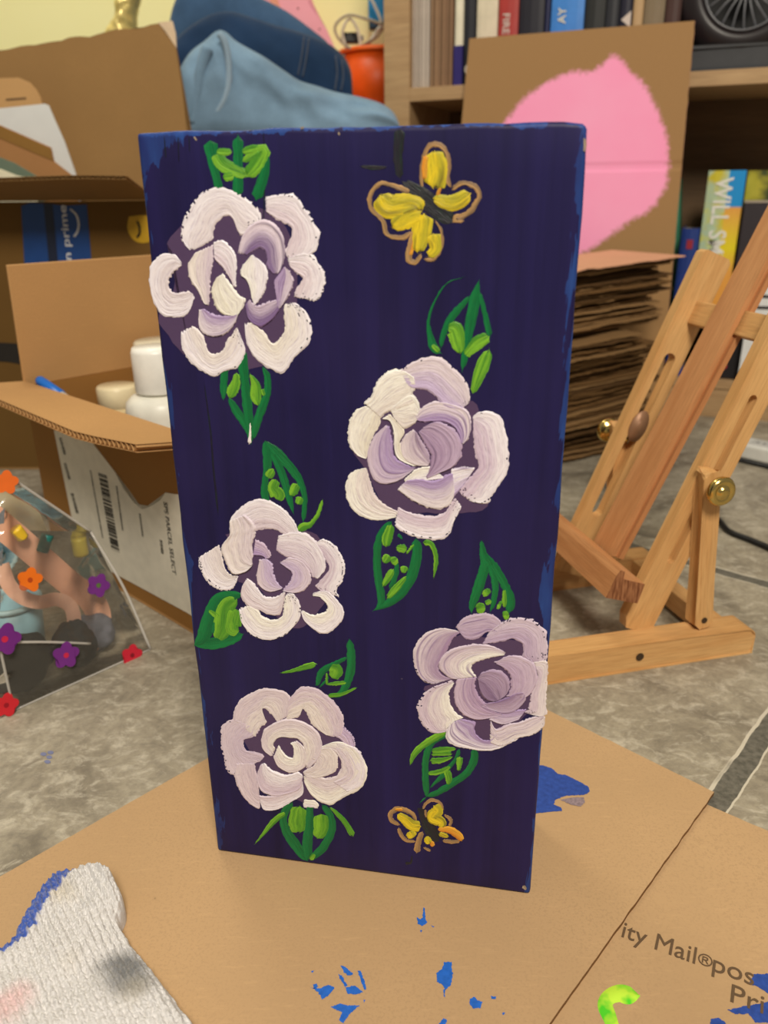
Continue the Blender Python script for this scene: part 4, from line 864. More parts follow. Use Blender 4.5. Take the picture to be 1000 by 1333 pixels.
# ------------------------------------------------------------------ corrugated panel: two liners with a fluted sheet between
def flute_panel(name, M, L, W, th, m, parent, pitch=0.0062, curl=None, label=None):
    """L along x (the fluted edge shows along x), W along y, thickness z"""
    bm = nb(); t = 0.0005
    nx = max(8, int(L / 0.01)); ny = 6
    def bend(x, y, z): return V((x, y, z)) if curl is None else V((x, y, z + curl(x / L, y / W)))
    def slab(z0, z1, nx, zf=None):
        rows = []
        for i in range(nx + 1):
            x = L * i / nx; dz = zf(x) if zf else 0
            rows.append(([bm.verts.new(bend(x, W * j / ny, z0 + dz)) for j in range(ny + 1)], [bm.verts.new(bend(x, W * j / ny, z1 + dz)) for j in range(ny + 1)]))
        for (a0, a1), (b0, b1) in zip(rows, rows[1:]):
            for j in range(ny):
                bm.faces.new((a0[j], b0[j], b0[j + 1], a0[j + 1])); bm.faces.new((a1[j], a1[j + 1], b1[j + 1], b1[j]))
            bm.faces.new((a0[0], a1[0], b1[0], b0[0])); bm.faces.new((a0[ny], b0[ny], b1[ny], a1[ny]))
        for (a0, a1), fl in ((rows[0], 1), (rows[-1], 0)):
            for j in range(ny): bm.faces.new((a0[j], a0[j + 1], a1[j + 1], a1[j]) if fl else (a0[j], a1[j], a1[j + 1], a0[j + 1]))
    slab(0, t, nx); slab(th - t, th, nx)
    amp = th / 2 - 1.5 * t
    slab(th / 2 - t / 2, th / 2 + t / 2, int(L / pitch * 8), lambda x: amp * math.sin(2 * math.pi * x / pitch))
    return add(name, bm, m, M, parent, label=label)
def ragged(a, b, n, amp, seed):
    """points a->b in 2D with a torn wobble"""
    a, b = V(a), V(b); d = (b - a).normalized(); p = V((-d.y, d.x))
    return [a.lerp(b, i / n) + p * amp * (nz(i * 0.55, seed, 1) + 0.5 * nz(i * 1.7, seed, 4)) * (1 if 0 < i < n else 0) for i in range(n + 1)]

# ------------------------------------------------------------------ small open parcel
C0 = flr(70, 717); pa = flr(170, 780); pb = flr(250, 828)
e1 = (pb - pa); e1.z = 0; e1.normalize(); e2 = V((-e1.y, e1.x, 0))            # e1 to the near right, e2 to the far right
ZT = pln(48, 508, C0, -e2).z
S1, S2, TH = 0.40, 0.285, 0.004
P_M = frame(C0, e1)                                                          # x along labelled face, y inwards, z up
parcel = root('parcel_box', P_M, 'small open parcel box with a white shipping label left of the painted block', 'cardboard box')
def pwall(x0, x1, y0, y1): return add('box_wall', bx(x0, x1, y0, y1, 0.004, ZT), M_['kraft_out'], P_M, parcel)
front = pwall(0, S1, 0, TH); pwall(0, TH, TH, S2 - TH); pwall(0, S1, S2 - TH, S2); pwall(S1 - TH, S1, TH, S2 - TH)
add('box_bottom', bx(0, S1, 0, S2, 0.0005, 0.004), M_['kraft_in'], P_M, parcel)
# near flap, folded down and outwards, its torn fluted edge towards the viewer
FL = 0.088; droop = math.radians(13)
M = P_M @ Matrix.Translation((-0.008, 0.002, ZT)) @ Matrix.Rotation(droop, 4, 'X') @ Matrix.Translation((-0.10, -FL, 0.0))
M = P_M @ Matrix.Translation((0.0, 0.002, ZT + 0.001)) @ Matrix.Rotation(droop, 4, 'X') @ Matrix.Translation((0, -FL, 0))
FL = 0.075
edge_pts = [V((-60, 500)), V((0, 525)), V((100, 568)), V((218, 592)), V((320, 606)), V((420, 616))]
def edge_y(x):
    for a, b in zip(edge_pts, edge_pts[1:]):
        if a.x <= x <= b.x: return a.y + (b.y - a.y) * (x - a.x) / (b.x - a.x)
    return edge_pts[0].y if x < edge_pts[0].x else edge_pts[-1].y
def edge_z(u):
    q = C0 + e1 * (u * S1) - e2 * FL; lo, hi = 0.05, 0.40
    for _ in range(40):
        m = (lo + hi) / 2; p = proj((q.x, q.y, m))
        if p.y > edge_y(p.x): lo = m
        else: hi = m
    return m - ZT - 0.003
EZ = [edge_z(i / 10) for i in range(11)]
def ez(u):
    i = min(9, int(u * 10)); return EZ[i] + (EZ[i + 1] - EZ[i]) * (u * 10 - i)
M = P_M @ Matrix.Translation((0, 0.002 - FL, ZT - 0.002))
flute_panel('flap', M, S1, FL, 0.0082, M_['kraft_panel'], parcel, pitch=0.0088, curl=lambda u, w: (1 - w) * ez(min(1, max(0, u))))
# standing flap on the far-left side
pt = pln(8, 345, C0, e2); v_ = pt - V((C0.x, C0.y, ZT)); dz = v_.z; dx = v_.dot(e1)
upv = (e1 * dx + V((0, 0, 1)) * dz)
M = frame(V((C0.x, C0.y, ZT)), e2, None, (e1 * dx + V((0, 0, dz))).cross(e2) * -1)
FH = upv.length; un = upv.normalized()
M = frame(V((C0.x, C0.y, ZT)), e2, un)
add('flap', bx(0, S2, 0, FH, -0.002, 0.002, 0.0008, 1), M_['kraft_panel'], M, parcel)
# far flap lies half open inside-out on the far side
M = frame(V((C0.x, C0.y, 0)) + e2 * S2 + V((0, 0, ZT)), e1, (e2 * 0.8 + V((0, 0, -0.6))))
add('flap', bx(0, S1, 0, 0.10, -0.002, 0.002, 0.0008, 1), M_['kraft_panel'], M, parcel)
# shipping label on the near face
def fx(px, py):
    p = pln(px, py, C0, -e2) - C0; return (p.dot(e1), p.z)
lab = [fx(*p) for p in [(71, 560), (116, 566), (121, 576), (151, 615), (161, 636), (176, 655), (186, 663), (197, 659), (210, 651), (216, 641), (228, 643), (300, 660), (300, 832), (244, 797), (170, 757), (104, 722)]]
lab = [(min(x, S1 - 0.01), min(z, ZT - 0.004)) for x, z in lab]
LB = prism(nb(), lab, -0.0009, -0.0001, 'y')
label = add('shipping_label', LB, M_['paper'], P_M, front, label='torn white shipping label')
rb = random.Random(3)
def bars(pa_, pb_, width, n, dens):
    a = V(fx(*pa_)); b = V(fx(*pb_)); d = (b - a); L = d.length; d.normalize(); p = V((d.y, -d.x)); p = p if p.x > 0 else -p
    t = 0
    bm = nb(); 
    while t < L:
        w = rb.choice(dens); q0 = a + d * t; q1 = a + d * min(L, t + w)
        prism(bm, [(q0.x, q0.y), ((q0 + p * width).x, (q0 + p * width).y), ((q1 + p * width).x, (q1 + p * width).y), (q1.x, q1.y)], -0.0012, -0.0009, 'y')
        t += w + rb.choice(dens) * 0.8
    return bm
add('barcode', bars((129, 615), (146, 714), 0.020, 40, (0.0007, 0.0011, 0.0018, 0.0026)), M_['black_ink'], P_M, front)
def label_text(s, pa_, pb_, xs=1.0, size=None, bold=0.012):
    a = V(fx(*pa_)); b = V(fx(*pb_)); L = (b - a).length; d = (b - a) / L
    bm = text_bm(s, 1.0, 0.0, bold); w = max(v.co.x for v in bm.verts)
    sz = size or L / w
    bmesh.ops.scale(bm, vec=(L / w, sz, 1), verts=bm.verts[:])
    ex = e1 * d.x + V((0, 0, d.y)); M = frame(C0 + e1 * a.x + V((0, 0, a.y)) - e2 * 0.0013, ex, None, -e2)
    add('label_lettering', bm, M_['black_ink'], M, front)
label_text('SPS PARCEL SELECT', (214, 652), (226, 746), size=0.0105)
for pa_, pb_, w_ in (((118, 612), (134, 700), 0.0032), ((152, 632), (160, 690), 0.0030), ((182, 668), (186, 698), 0.0034), ((209, 702), (211, 720), 0.0050), ((84, 603), (90, 624), 0.0075), ((93, 642), (100, 668), 0.0080), ((78, 570), (84, 592), 0.0075)):
    add('print_line', bars(pa_, pb_, w_, 20, (0.0006, 0.0009, 0.0013)), M_['black_ink'], P_M, front)

# contents of the parcel
def pin(s, t, z=0.0045): q = C0 + e1 * s + e2 * t; return V((q.x, q.y, z))
def s_for(px, t, z):
    lo, hi = 0.0, 0.4
    for _ in range(40):
        m = (lo + hi) / 2
        if proj(pin(m, t, z)).x < px: lo = m
        else: hi = m
    return m
M = Matrix.Translation(pin(s_for(213, 0.085, 0.2), 0.085))
bot = root('lotion_bottle', M, 'big white bottle with stepped cap standing in the small open parcel', 'bottle')
add('bottle_body', lathe(nb(), [(0, 0), (0.040, 0), (0.043, 0.004), (0.043, 0.214), (0.041, 0.226), (0.034, 0.233), (0.024, 0.236), (0.020, 0.236), (0.020, 0.242), (0, 0.242)], 48), M_['white_plastic'], M, bot, smooth=True)
add('cap', lathe(nb(), [(0.0, 0.238), (0.0275, 0.238), (0.0285, 0.240), (0.0285, 0.286), (0.0265, 0.2915), (0, 0.292)], 40), plain('cap_white', (246, 245, 238), 0.3), M, bot, smooth=True)
vm = M @ Matrix.Rotation(math.radians(-118), 4, 'Z')
def on_cyl(r, z0, pts, th): return [V((r * math.cos(a), r * math.sin(a), z0 + z)) for a, z in pts]
tubebm = tube(nb(), on_cyl(0.0432, 0.160, [(-0.7, 0.012), (-0.5, 0.008), (-0.2, 0.012), (0.1, 0.010), (0.5, -0.004), (0.8, -0.02)], 0), 0.0012, 6)
add('printed_vine', tubebm, plain('print_green', (70, 150, 80), 0.5), vm, bot, smooth=True)
lf = nb(); vs = [lf.verts.new(p) for p in on_cyl(0.0436, 0.168, [(-0.95, 0.012), (-0.8, 0.010), (-0.6, 0.002), (-0.55, -0.005), (-0.75, -0.002), (-0.9, 0.004)], 0)]; lf.faces.new(vs)
add('printed_leaf', lf, plain('print_leaf', (40, 140, 60), 0.5), vm, bot)
M = Matrix.Translation(pin(0.045, 0.105))
jr = root('cosmetic_jar', M, 'cream coloured jar half hidden behind the white bottle in the parcel', 'jar')
add('jar_body', lathe(nb(), [(0, 0), (0.024, 0), (0.026, 0.004), (0.026, 0.192), (0.024, 0.196), (0.0, 0.196)], 40), plain('cream_plastic', (228, 208, 160), 0.35), M, jr, smooth=True)
add('lid', lathe(nb(), [(0.0250, 0.192), (0.0272, 0.194), (0.0272, 0.218), (0.025, 0.2205), (0, 0.2205)], 40), plain('cream_lid', (236, 222, 184), 0.3), M, jr, smooth=True)
M = Matrix.Translation(pin(0.058, 0.173))
jr = root('glass_jar', M, 'tall amber clear jar with pale rim behind the white bottle cap', 'jar')
k = N('amber_clear'); k.color(lin((226, 200, 120))); k.rough(0.15); k.b.inputs['Transmission Weight'].default_value = 0.5; k.b.inputs['IOR'].default_value = 1.2
add('jar_body', lathe(nb(), [(0, 0), (0.033, 0), (0.035, 0.004), (0.035, 0.255), (0.0, 0.255)], 40), k.m, M, jr, smooth=True)
add('rim', lathe(nb(), [(0.034, 0.253), (0.0375, 0.255), (0.0375, 0.271), (0.035, 0.2735), (0, 0.2735)], 40), plain('pale_rim', (226, 220, 196), 0.3), M, jr, smooth=True)
mka = C0 + e1 * 0.010 + e2 * 0.016 + V((0, 0, ZT + 0.007)); mkb = C0 + e1 * 0.125 + e2 * 0.030 + V((0, 0, ZT - 0.030))
M = frame(mkb, mka - mkb); Lm = (mka - mkb).length
mkr = root('marker_pen', M, 'blue marker pen poking out of the parcel corner', 'pen')
Mx = M @ Matrix.Rotation(math.radians(90), 4, 'Y')
add('barrel', lathe(nb(), [(0, 0), (0.0055, 0), (0.0058, Lm * 0.6), (0, Lm * 0.6)], 20), M_['white_plastic'], Mx, mkr, smooth=True)
add('cap', lathe(nb(), [(0, Lm * 0.6), (0.0068, Lm * 0.6), (0.0066, Lm - 0.004), (0.005, Lm), (0, Lm)], 20), plain('marker_blue', (36, 116, 214), 0.35), Mx, mkr, smooth=True)

# ------------------------------------------------------------------ big weathered box behind
BX0, BX1, BYF, BD = -1.02, -0.365, 1.40, 0.36
G_M = frame((BX0, BYF, 0), (1, -0.03, 0))
GZ = dep(90, 262, BYF - 0.015).z
big = root('moving_box', G_M, 'big weathered open cardboard box at the far left with blue tape', 'cardboard box')
GL = BX1 - BX0
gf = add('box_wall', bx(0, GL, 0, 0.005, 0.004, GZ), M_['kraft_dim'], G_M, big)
add('box_wall', bx(0, GL, BD - 0.005, BD, 0.004, GZ), M_['kraft_big'], G_M, big)
add('box_wall', bx(0, 0.005, 0.005, BD - 0.005, 0.004, GZ), M_['kraft_big'], G_M, big)
add('box_wall', bx(GL - 0.005, GL, 0.005, BD - 0.005, 0.004, GZ), M_['kraft_big'], G_M, big)
add('box_bottom', bx(0, GL, 0, BD, 0.0005, 0.004), M_['kraft_big'], G_M, big)
# near flap sticks out towards the viewer and slightly up
FLp = 0.125
M = G_M @ Matrix.Translation((0, 0.003, GZ + 0.001)) @ Matrix.Rotation(math.radians(-14), 4, 'X') @ Matrix.Translation((0, -FLp, 0))
flute_panel('flap', M, GL, FLp, 0.0052, M_['kraft_big'], big, pitch=0.0075, curl=lambda u, w: 0.003 * (1 - w) * nz(u * 5, 1.5, 2))
# far flap stands up with a worn top edge
yb = BYF + BD - 0.02
def bk(px, py):
    p = dep(px, py, yb + 0.06); q = G_M.inverted() @ p; return V((q.x, q.z - GZ))
tops = [bk(*p) for p in [(225, 26), (205, 28), (180, 34), (150, 37), (120, 44), (95, 47), (60, 55), (30, 58), (10, 62), (-40, 70), (-120, 84)]]
rgt = [V((GL - 0.003, 0.0)), bk(250, 168), bk(240, 105)]
lft = [V((0.004, tops[-1].y)), V((0.004, 0))]
poly = rgt + [t + V((0, 0.004 * nz(i * 2.3, 1, 5))) for i, t in enumerate(spline([tuple(t) for t in tops], 40))] + lft
M = G_M @ Matrix.Translation((0, BD - 0.004, GZ)) @ Matrix.Rotation(math.radians(-10), 4, 'X')
fb = add('flap', prism(nb(), [(p.x, p.y) for p in poly], -0.0025, 0.0025, 'y'), M_['kraft_big'], M, big)
tp = [bk(*p) for p in [(207, 27), (226, 25), (231, 42), (233, 62), (226, 52), (219, 40)]]
add('torn_liner', prism(nb(), [(p.x, p.y) for p in tp], -0.0036, -0.0026, 'y'), plain('torn_pale', (214, 190, 160), 0.8), M, fb)
# blue tape with lettering, yellow sticker, dark tape line on the near wall
def gp(px, py):
    q = G_M.inverted() @ pln(px, py, (BX0, BYF, 0), V((0.03, 1, 0)).normalized()); return V((q.x, q.z))
ta = [gp(28, 268), gp(40, 264), gp(60, 265), gp(86, 268), gp(113, 266), gp(122, 372), gp(34, 378)]
tape = add('blue_tape', prism(nb(), [(p.x, p.y) for p in ta], -0.0010, -0.0001, 'y'), plain('tape_blue', (24, 64, 126), 0.4, 0.4), G_M, gf, label='blue printed packing tape')
st_ = [gp(57, 265), gp(69, 265), gp(79, 376), gp(67, 376)]
add('dark_stripe', prism(nb(), [(p.x, p.y) for p in st_], -0.0013, -0.0010, 'y'), plain('tape_dark', (26, 34, 56), 0.4), G_M, tape)
def wall_text(s, a, b, size, m, name):
    a, b = gp(*a), gp(*b); d = b - a; L = d.length; bm = text_bm(s, 1.0, 0.0, 0.012); w = max(v.co.x for v in bm.verts)
    bmesh.ops.scale(bm, vec=(L / w, size, 1), verts=bm.verts[:])
    p = G_M @ V((a.x, -0.0013, a.y)); M = frame(p, (G_M.to_3x3() @ V((d.x, 0, d.y))), None, G_M.to_3x3() @ V((0, -1, 0)))
    add(name, bm, m, M, tape)
M_['tape_white'] = plain('tape_white', (206, 208, 210), 0.5)
wall_text('on prime', (95, 352), (86, 267), 0.017, M_['tape_white'], 'tape_lettering')
sm = [gp(*p) for p in [(92, 272), (100, 280), (103, 292), (101, 302), (97, 308)]]
add('curved_arrow', tube(nb(), [(p.x, -0.0012, p.y) for p in sm], 0.0018, 6), M_['tape_white'], G_M, tape, smooth=True)
ye = [gp(*p) for p in [(168, 282), (185, 280), (200, 284), (203, 300), (196, 314), (182, 316), (172, 310), (166, 297)]]
ys = add('round_sticker', prism(nb(), [(p.x, p.y) for p in spline([tuple(p) for p in ye] + [tuple(ye[0])], 33)[:-1]], -0.0010, -0.0001, 'y'), plain('sticker_yellow', (190, 150, 30), 0.5), G_M, gf, label='yellow round sticker')
add('sticker_mark', tube(nb(), [(p.x, -0.0012, p.y) for p in [gp(179, 288), gp(182, 296), gp(182, 304), gp(179, 309)]], 0.002, 6), M_['black_ink'], G_M, ys)
dt = [gp(-40, 444), gp(20, 447), gp(38, 452), gp(40, 476), gp(10, 471), gp(-40, 468)]
add('dark_tape', prism(nb(), [(p.x, p.y) for p in dt], -0.0010, -0.0001, 'y'), plain('tape_black', (34, 30, 28), 0.5), G_M, gf)
# papers and mailers standing in the big box
def standing(name, pxs, y, lean, m, label, cat, th=0.004, z_to=0.012, group=None):
    P = [dep(px, py, y) for px, py in pxs]
    pts = [(p.x, p.z) for p in P]
    xs = [p[0] for p in pts]
    base = [(max(xs), z_to), (min(xs), z_to)]
    # the visible outline on top, straight down to the box bottom
    poly = pts + base
    o = V(((min(xs) + max(xs)) / 2, y, z_to))
    M = Matrix.Translation(o)
    bm = prism(nb(), [(a - o.x, b - o.z) for a, b in poly], 0, th, 'y')
    return tag(add(name, bm, m, M), label, cat, group)
standing('cardboard_mailer', [(-40, 103), (24, 101), (38, 107), (47, 117), (53, 128), (56, 140), (60, 236)], 1.71, 0, kraft('mailer_kraft', (206, 164, 112), 0.2), 'tan rounded cardboard mailer rearmost in the big box', 'mailer')
ml = bpy.data.objects['cardboard_mailer']
a_, b_ = dep(8, 131, 1.7095), dep(34, 129, 1.7095)
add('printed_line', prism(nb(), [(a_.x, a_.z), (b_.x, b_.z), (b_.x, b_.z + 0.003), (a_.x, a_.z + 0.003)], 1.7092, 1.7099, 'y'), M_['ink'], Matrix.Identity(4), ml)
standing('poly_mailer', [(-40, 146), (0, 141), (58, 135), (63, 137), (72, 158), (84, 185), (100, 231)], 1.66, 0, plain('white_poly', (232, 236, 236), 0.35, 0.5, 0.03, 20, 0.3), 'white plastic mailer bag sticking out of the big box', 'mailer')
standing('kraft_envelope', [(-40, 160), (0, 163), (20, 172), (66, 192), (70, 210), (97, 231)], 1.60, 0, kraft('envelope_kraft', (178, 130, 84), 0.3), 'creased brown envelope in front of the white mailer', 'envelope')
ev = bpy.data.objects['kraft_envelope']; P = [dep(px, py, 1.5985) for px, py in [(-40, 161), (0, 164), (20, 173), (65, 193), (69, 209), (40, 197), (0, 180), (-40, 172)]]
add('folded_edge', prism(nb(), [(p.x, p.z) for p in P], 1.5985, 1.5999, 'y'), kraft('strip_kraft', (150, 112, 58), 0.2), Matrix.Identity(4), ev)
standing('green_folder', [(-40, 196), (0, 205), (18, 212), (52, 232)], 1.54, 0, plain('folder_green', (108, 124, 108), 0.5), 'grey green folder low in the big box', 'folder')
standing('cream_booklet', [(-40, 214), (0, 220), (20, 228), (44, 233)], 1.50, 0, plain('cream_card', (236, 232, 204), 0.5), 'cream booklet nearest the rim of the big box', 'booklet')

# ------------------------------------------------------------------ bookcase
S0 = flr(950, 545); yw = math.radians(-22)
e_s = V((math.cos(yw), math.sin(yw), 0)); n_s = V((e_s.y, -e_s.x, 0))          # n_s to the viewer
def sh(px, py, back=0.0): return pln(px, py, S0 - n_s * back, n_s)
x_l = (sh(500, 90) - S0).dot(e_s); x_r = 0.62
K_M = frame(V((S0.x, S0.y, 0)), e_s)
case = root('bookcase', K_M, 'wide oak veneer bookcase behind the cardboard stack', 'bookcase')
zs_top = ((sh(560, 113)).z + (sh(950, 90)).z) / 2; zs_bot = zs_top - 0.027
DEP = 0.30
plinth = 0.083
st_w = (sh(533, 90) - sh(500, 90)).dot(e_s)
add('side_panel', bx(x_l, x_l + st_w, 0, DEP, 0, 1.5, 0.001, 1), M_['shelf'], K_M, case)
add('side_panel', bx(x_r - 0.03, x_r, 0, DEP, 0, 1.5, 0.001, 1), M_['shelf'], K_M, case)
add('shelf_board', bx(x_l + st_w, x_r - 0.03, 0, DEP - 0.01, zs_bot, zs_top, 0.001, 1), M_['shelf'], K_M, case)
add('shelf_board', bx(x_l + st_w, x_r - 0.03, 0, DEP - 0.01, plinth - 0.02, plinth, 0.001, 1), M_['shelf'], K_M, case)
add('shelf_board', bx(x_l + st_w, x_r - 0.03, 0, DEP - 0.01, 1.14, 1.165, 0.001, 1), M_['shelf'], K_M, case)
add('plinth', bx(x_l + st_w, x_r - 0.03, 0.004, 0.02, 0, plinth - 0.02), M_['shelf'], K_M, case)
add('back_panel', bx(x_l, x_r, DEP - 0.01, DEP, 0.002, 1.5), M_['shelf_in'], K_M, case)
def bookbox(name, x0, x1, h, m, label, cat='book', group='books on the upper shelf', z=None, y=0.018, dpt=0.15, pages=True, lean=0.0):
    z = zs_top if z is None else z
    M = K_M @ Matrix.Translation((x0, y, z + 0.0002)) @ Matrix.Rotation(lean, 4, 'Y')
    r = root(name, M, label, cat, group); w = x1 - x0
    c = 0.0022
    bm = nb(); pts = [(0, 0.0), (0, dpt), (c, dpt), (c, c * 1.5), (w - c, c * 1.5), (w - c, dpt), (w, dpt), (w, 0.0), (w * 0.8, -0.003), (w * 0.5, -0.0042), (w * 0.2, -0.003)]
    prism(bm, pts[::-1], 0, h)
    cv = add('cover', bm, m, M, r)
    add('page_block', bx(c, w - c, c * 1.5, dpt - 0.004, 0.003, h - 0.004), M_['paper'], M, r)
    return r, M, cv, w
def bxr(px0, px1): return ((sh(px0, 70, 0.018) - S0).dot(e_s), (sh(px1, 70, 0.018) - S0).dot(e_s) - 0.0005)
def spine_text(M, par, s, xc, z0, z1, size, m, up=False):
    bm = text_bm(s, 1.0, 0.0, 0.015); w = max(v.co.x for v in bm.verts); L = z1 - z0
    bmesh.ops.scale(bm, vec=(L / w, size, 1), verts=bm.verts[:])
    if up: T = frame(M @ V((xc + size * 0.35, -0.0050, z0)), M.to_3x3() @ V((0, 0, 1)), None, M.to_3x3() @ V((0, -1, 0)))
    else: T = frame(M @ V((xc - size * 0.35, -0.0050, z1)), M.to_3x3() @ V((0, 0, -1)), None, M.to_3x3() @ V((0, -1, 0)))
    add('spine_lettering', bm, m, T, par)
x0, x1 = bxr(534, 560); x0 = x_l + st_w + 0.001
mg = plain('magazine_paper', (196, 184, 172), 0.6)
M_['mag'] = mg
wd = (x1 - x0) / 3
for i, lb in enumerate(('pale thin magazine against the bookcase side panel', 'pale thin magazine second from the bookcase side panel', 'pale thin magazine beside the brown folders')):
    r = root('magazine', K_M @ Matrix.Translation((x0 + wd * i, 0.016 + 0.003 * (i % 2), zs_top + 0.0002)), lb, 'magazine', 'magazines and folders on the upper shelf')
    Mq = WM[r.name]
    add('page_block', bx(0.0005, wd - 0.001, 0, 0.20, 0, 0.30), mg, Mq, r)
    add('spine_line', bx(wd * 0.4, wd * 0.52, -0.0006, 0.0, 0.0, 0.3), plain('mag_line', (136, 120, 108), 0.7), Mq, r)
x0, x1 = bxr(561, 590); wd = (x1 - x0) / 3
for i, lb in enumerate(('worn brown folder beside the pale magazines', 'worn brown folder in the middle of its three', 'worn brown folder beside the white and navy book')):
    r = root('folder', K_M @ Matrix.Translation((x0 + wd * i, 0.016, zs_top + 0.0002)), lb, 'folder', 'magazines and folders on the upper shelf'); Mq = WM[r.name]
    add('card_cover', bx(0.0, wd - 0.001, 0, 0.21, 0.0, 0.30, 0.001, 1), plain('folder_brown', (160 - 8 * i, 128 - 8 * i, 98 - 6 * i), 0.7), Mq, r)
    add('card_edge', bx(wd * 0.3, wd * 0.62, -0.0008, 0.0, 0.002, 0.29), plain('folder_edge', (112, 86, 62), 0.8), Mq, r)
x0, x1 = bxr(592, 603); r, M, cv, w = bookbox('book', x0, x1, 0.22, plain('cream_cover', (236, 230, 206), 0.5), 'slim book with cream upper spine and navy foot on the upper shelf')
add('spine_band', bx(-0.0004, w + 0.0004, -0.0052, 0.02, -0.0001 + 0.0002, 0.075), plain('navy_band', (46, 38, 112), 0.5), M, r)
x0, x1 = bxr(603.5, 618); r, M, cv, w = bookbox('book', x0, x1, 0.215, plain('black_cover', (36, 38, 46), 0.5), 'black spined book with a small white oval emblem at its foot')
bm = lathe(nb(), [(0, 0), (w * 0.3, 0), (w * 0.3, 0.0004), (0, 0.0004)], 20); bmesh.ops.scale(bm, vec=(1, 1.3, 1), verts=bm.verts[:])
add('oval_emblem', bm, M_['paper'], M @ Matrix.Translation((w / 2, -0.0048, 0.030)) @ Matrix.Rotation(math.radians(90), 4, 'X'), r)
spine_text(M, r, 'S', w / 2, 0.183, 0.200, 0.016, M_['paper'])
x0, x1 = bxr(620, 646.5); bookbox('book', x0, x1, 0.23, plain('ivory_cover', (226, 216, 190), 0.6), 'thick ivory book between the black book and red book')
x0, x1 = bxr(648, 673); r, M, cv, w = bookbox('book', x0, x1, 0.22, plain('red_cover', (176, 62, 58), 0.5), 'red hardback book lettered FIRE on the upper shelf')
M_['silver'] = plain('silver_print', (214, 200, 190), 0.5)
spine_text(M, r, 'FIRE', w * 0.42, 0.089, 0.127, 0.020, M_['silver'])
x0, x1 = bxr(674.5, 706); r, M, cv, w = bookbox('book', x0, x1, 0.225, plain('dark_cover', (38, 38, 48), 0.5), 'thick black book with red title right of the red book')
add('spine_band', bx(w * 0.08, w * 0.92, -0.0050, -0.0020, 0.072, 0.078), M_['silver'], M, r)
spine_text(M, r, 'III', w * 0.5, 0.150, 0.205, 0.020, plain('title_red', (150, 50, 56), 0.5))
x0, x1 = bxr(707, 714); bookbox('book', x0, x1, 0.2, plain('navy_cover', (36, 40, 78), 0.5), 'thin navy book left of the bright blue book')
x0, x1 = bxr(715, 757); r, M, cv, w = bookbox('book', x0, x1, 0.235, plain('blue_cover', (72, 140, 222), 0.45), 'bright blue book with pale upright lettering on the upper shelf')
spine_text(M, r, 'AY', w * 0.34, 0.100, 0.128, 0.022, plain('title_pale', (226, 222, 200), 0.5), True)
x0, x1 = bxr(758.5, 784); r, M, cv, w = bookbox('book', x0, x1, 0.225, plain('black_green_cover', (42, 44, 44), 0.5), 'black book right of the bright blue book')
add('spine_band', bx(w * 0.1, w * 0.95, -0.0050, -0.0020, 0.078, 0.084), M_['silver'], M, r)
x0, x1 = bxr(785, 802); bookbox('book', x0, x1, 0.215, plain('charcoal_cover', (48, 50, 56), 0.5), 'charcoal book left of the book with a pale triangle')
x0, x1 = bxr(803, 818.5); r, M, cv, w = bookbox('book', x0, x1, 0.22, plain('night_cover', (36, 36, 54), 0.5), 'dark book with a pale triangle on its spine')
add('pale_triangle', prism(nb(), [(w * 0.15, 0.098), (w * 0.95, 0.084), (w * 0.95, 0.112)], -0.0050, -0.002, 'y'), M_['silver'], M, r)
x0, x1 = bxr(819.5, 833); bookbox('book', x0, x1, 0.23, plain('tan_cover', (196, 164, 122), 0.6), 'tan spined book on the upper shelf')
x0, x1 = bxr(834, 860); bookbox('book', x0, x1, 0.235, plain('taupe_cover', (134, 118, 94), 0.6), 'thick taupe book on the upper shelf')
x0, x1 = bxr(861, 881); bookbox('book', x0, x1, 0.23, plain('maroon_cover', (74, 50, 46), 0.55), 'maroon book at the right end of the upper shelf row')

# fan heater-like box fan on the right of the shelf
xf0 = (sh(884, 70) - S0).dot(e_s); xf1 = x_r - 0.05
M = K_M @ Matrix.Translation((xf0, 0.01, zs_top + 0.0002))
FW = 0.34
fan = root('desk_fan', M, 'dark grey desk fan with round black grille on the upper shelf at the right', 'fan')
bm = prism(nb(), [(0, 0), (0, 0.20), (FW, 0.20), (FW, 0)], 0.0, 0.044); bmesh.ops.bevel(bm, geom=[e for e in bm.edges], offset=0.006, segments=2, affect='EDGES')
add('fan_base', bm, plain('fan_grey', (60, 62, 66), 0.5), M, fan)
fcx = (sh(974, -10, -0.02) - S0).dot(e_s) - xf0; fcz = sh(967, -26, -0.02).z - zs_top
hc = M @ Matrix.Translation((fcx, 0.045, fcz)) @ Matrix.Scale(0.78, 4)
add('housing_back', bx(-fcx / 0.78 + 0.012, 0.19, 0.045, 0.12, -fcz / 0.78 + 0.05, 0.165, 0.02, 3), plain('fan_grey_back', (72, 74, 78), 0.55), hc, fan)
Rr = Matrix.Rotation(math.radians(90), 4, 'X')
add('fan_ring', lathe(nb(), [(0.094, -0.045), (0.150, -0.05), (0.166, -0.02), (0.168, 0.012), (0.160, 0.034), (0.140, 0.056), (0.112, 0.064), (0.096, 0.056), (0.092, 0.02), (0.094, -0.045)], 64), plain('fan_black', (36, 30, 32), 0.35), hc @ Rr, fan, smooth=True)
add('fan_inner', lathe(nb(), [(0.0, -0.03), (0.118, -0.03), (0.118, -0.034), (0, -0.034)], 48), M_['black_plastic'], hc @ Rr, fan)
chrome = plain('grille_grey', (112, 114, 120), 0.3, 0.5)
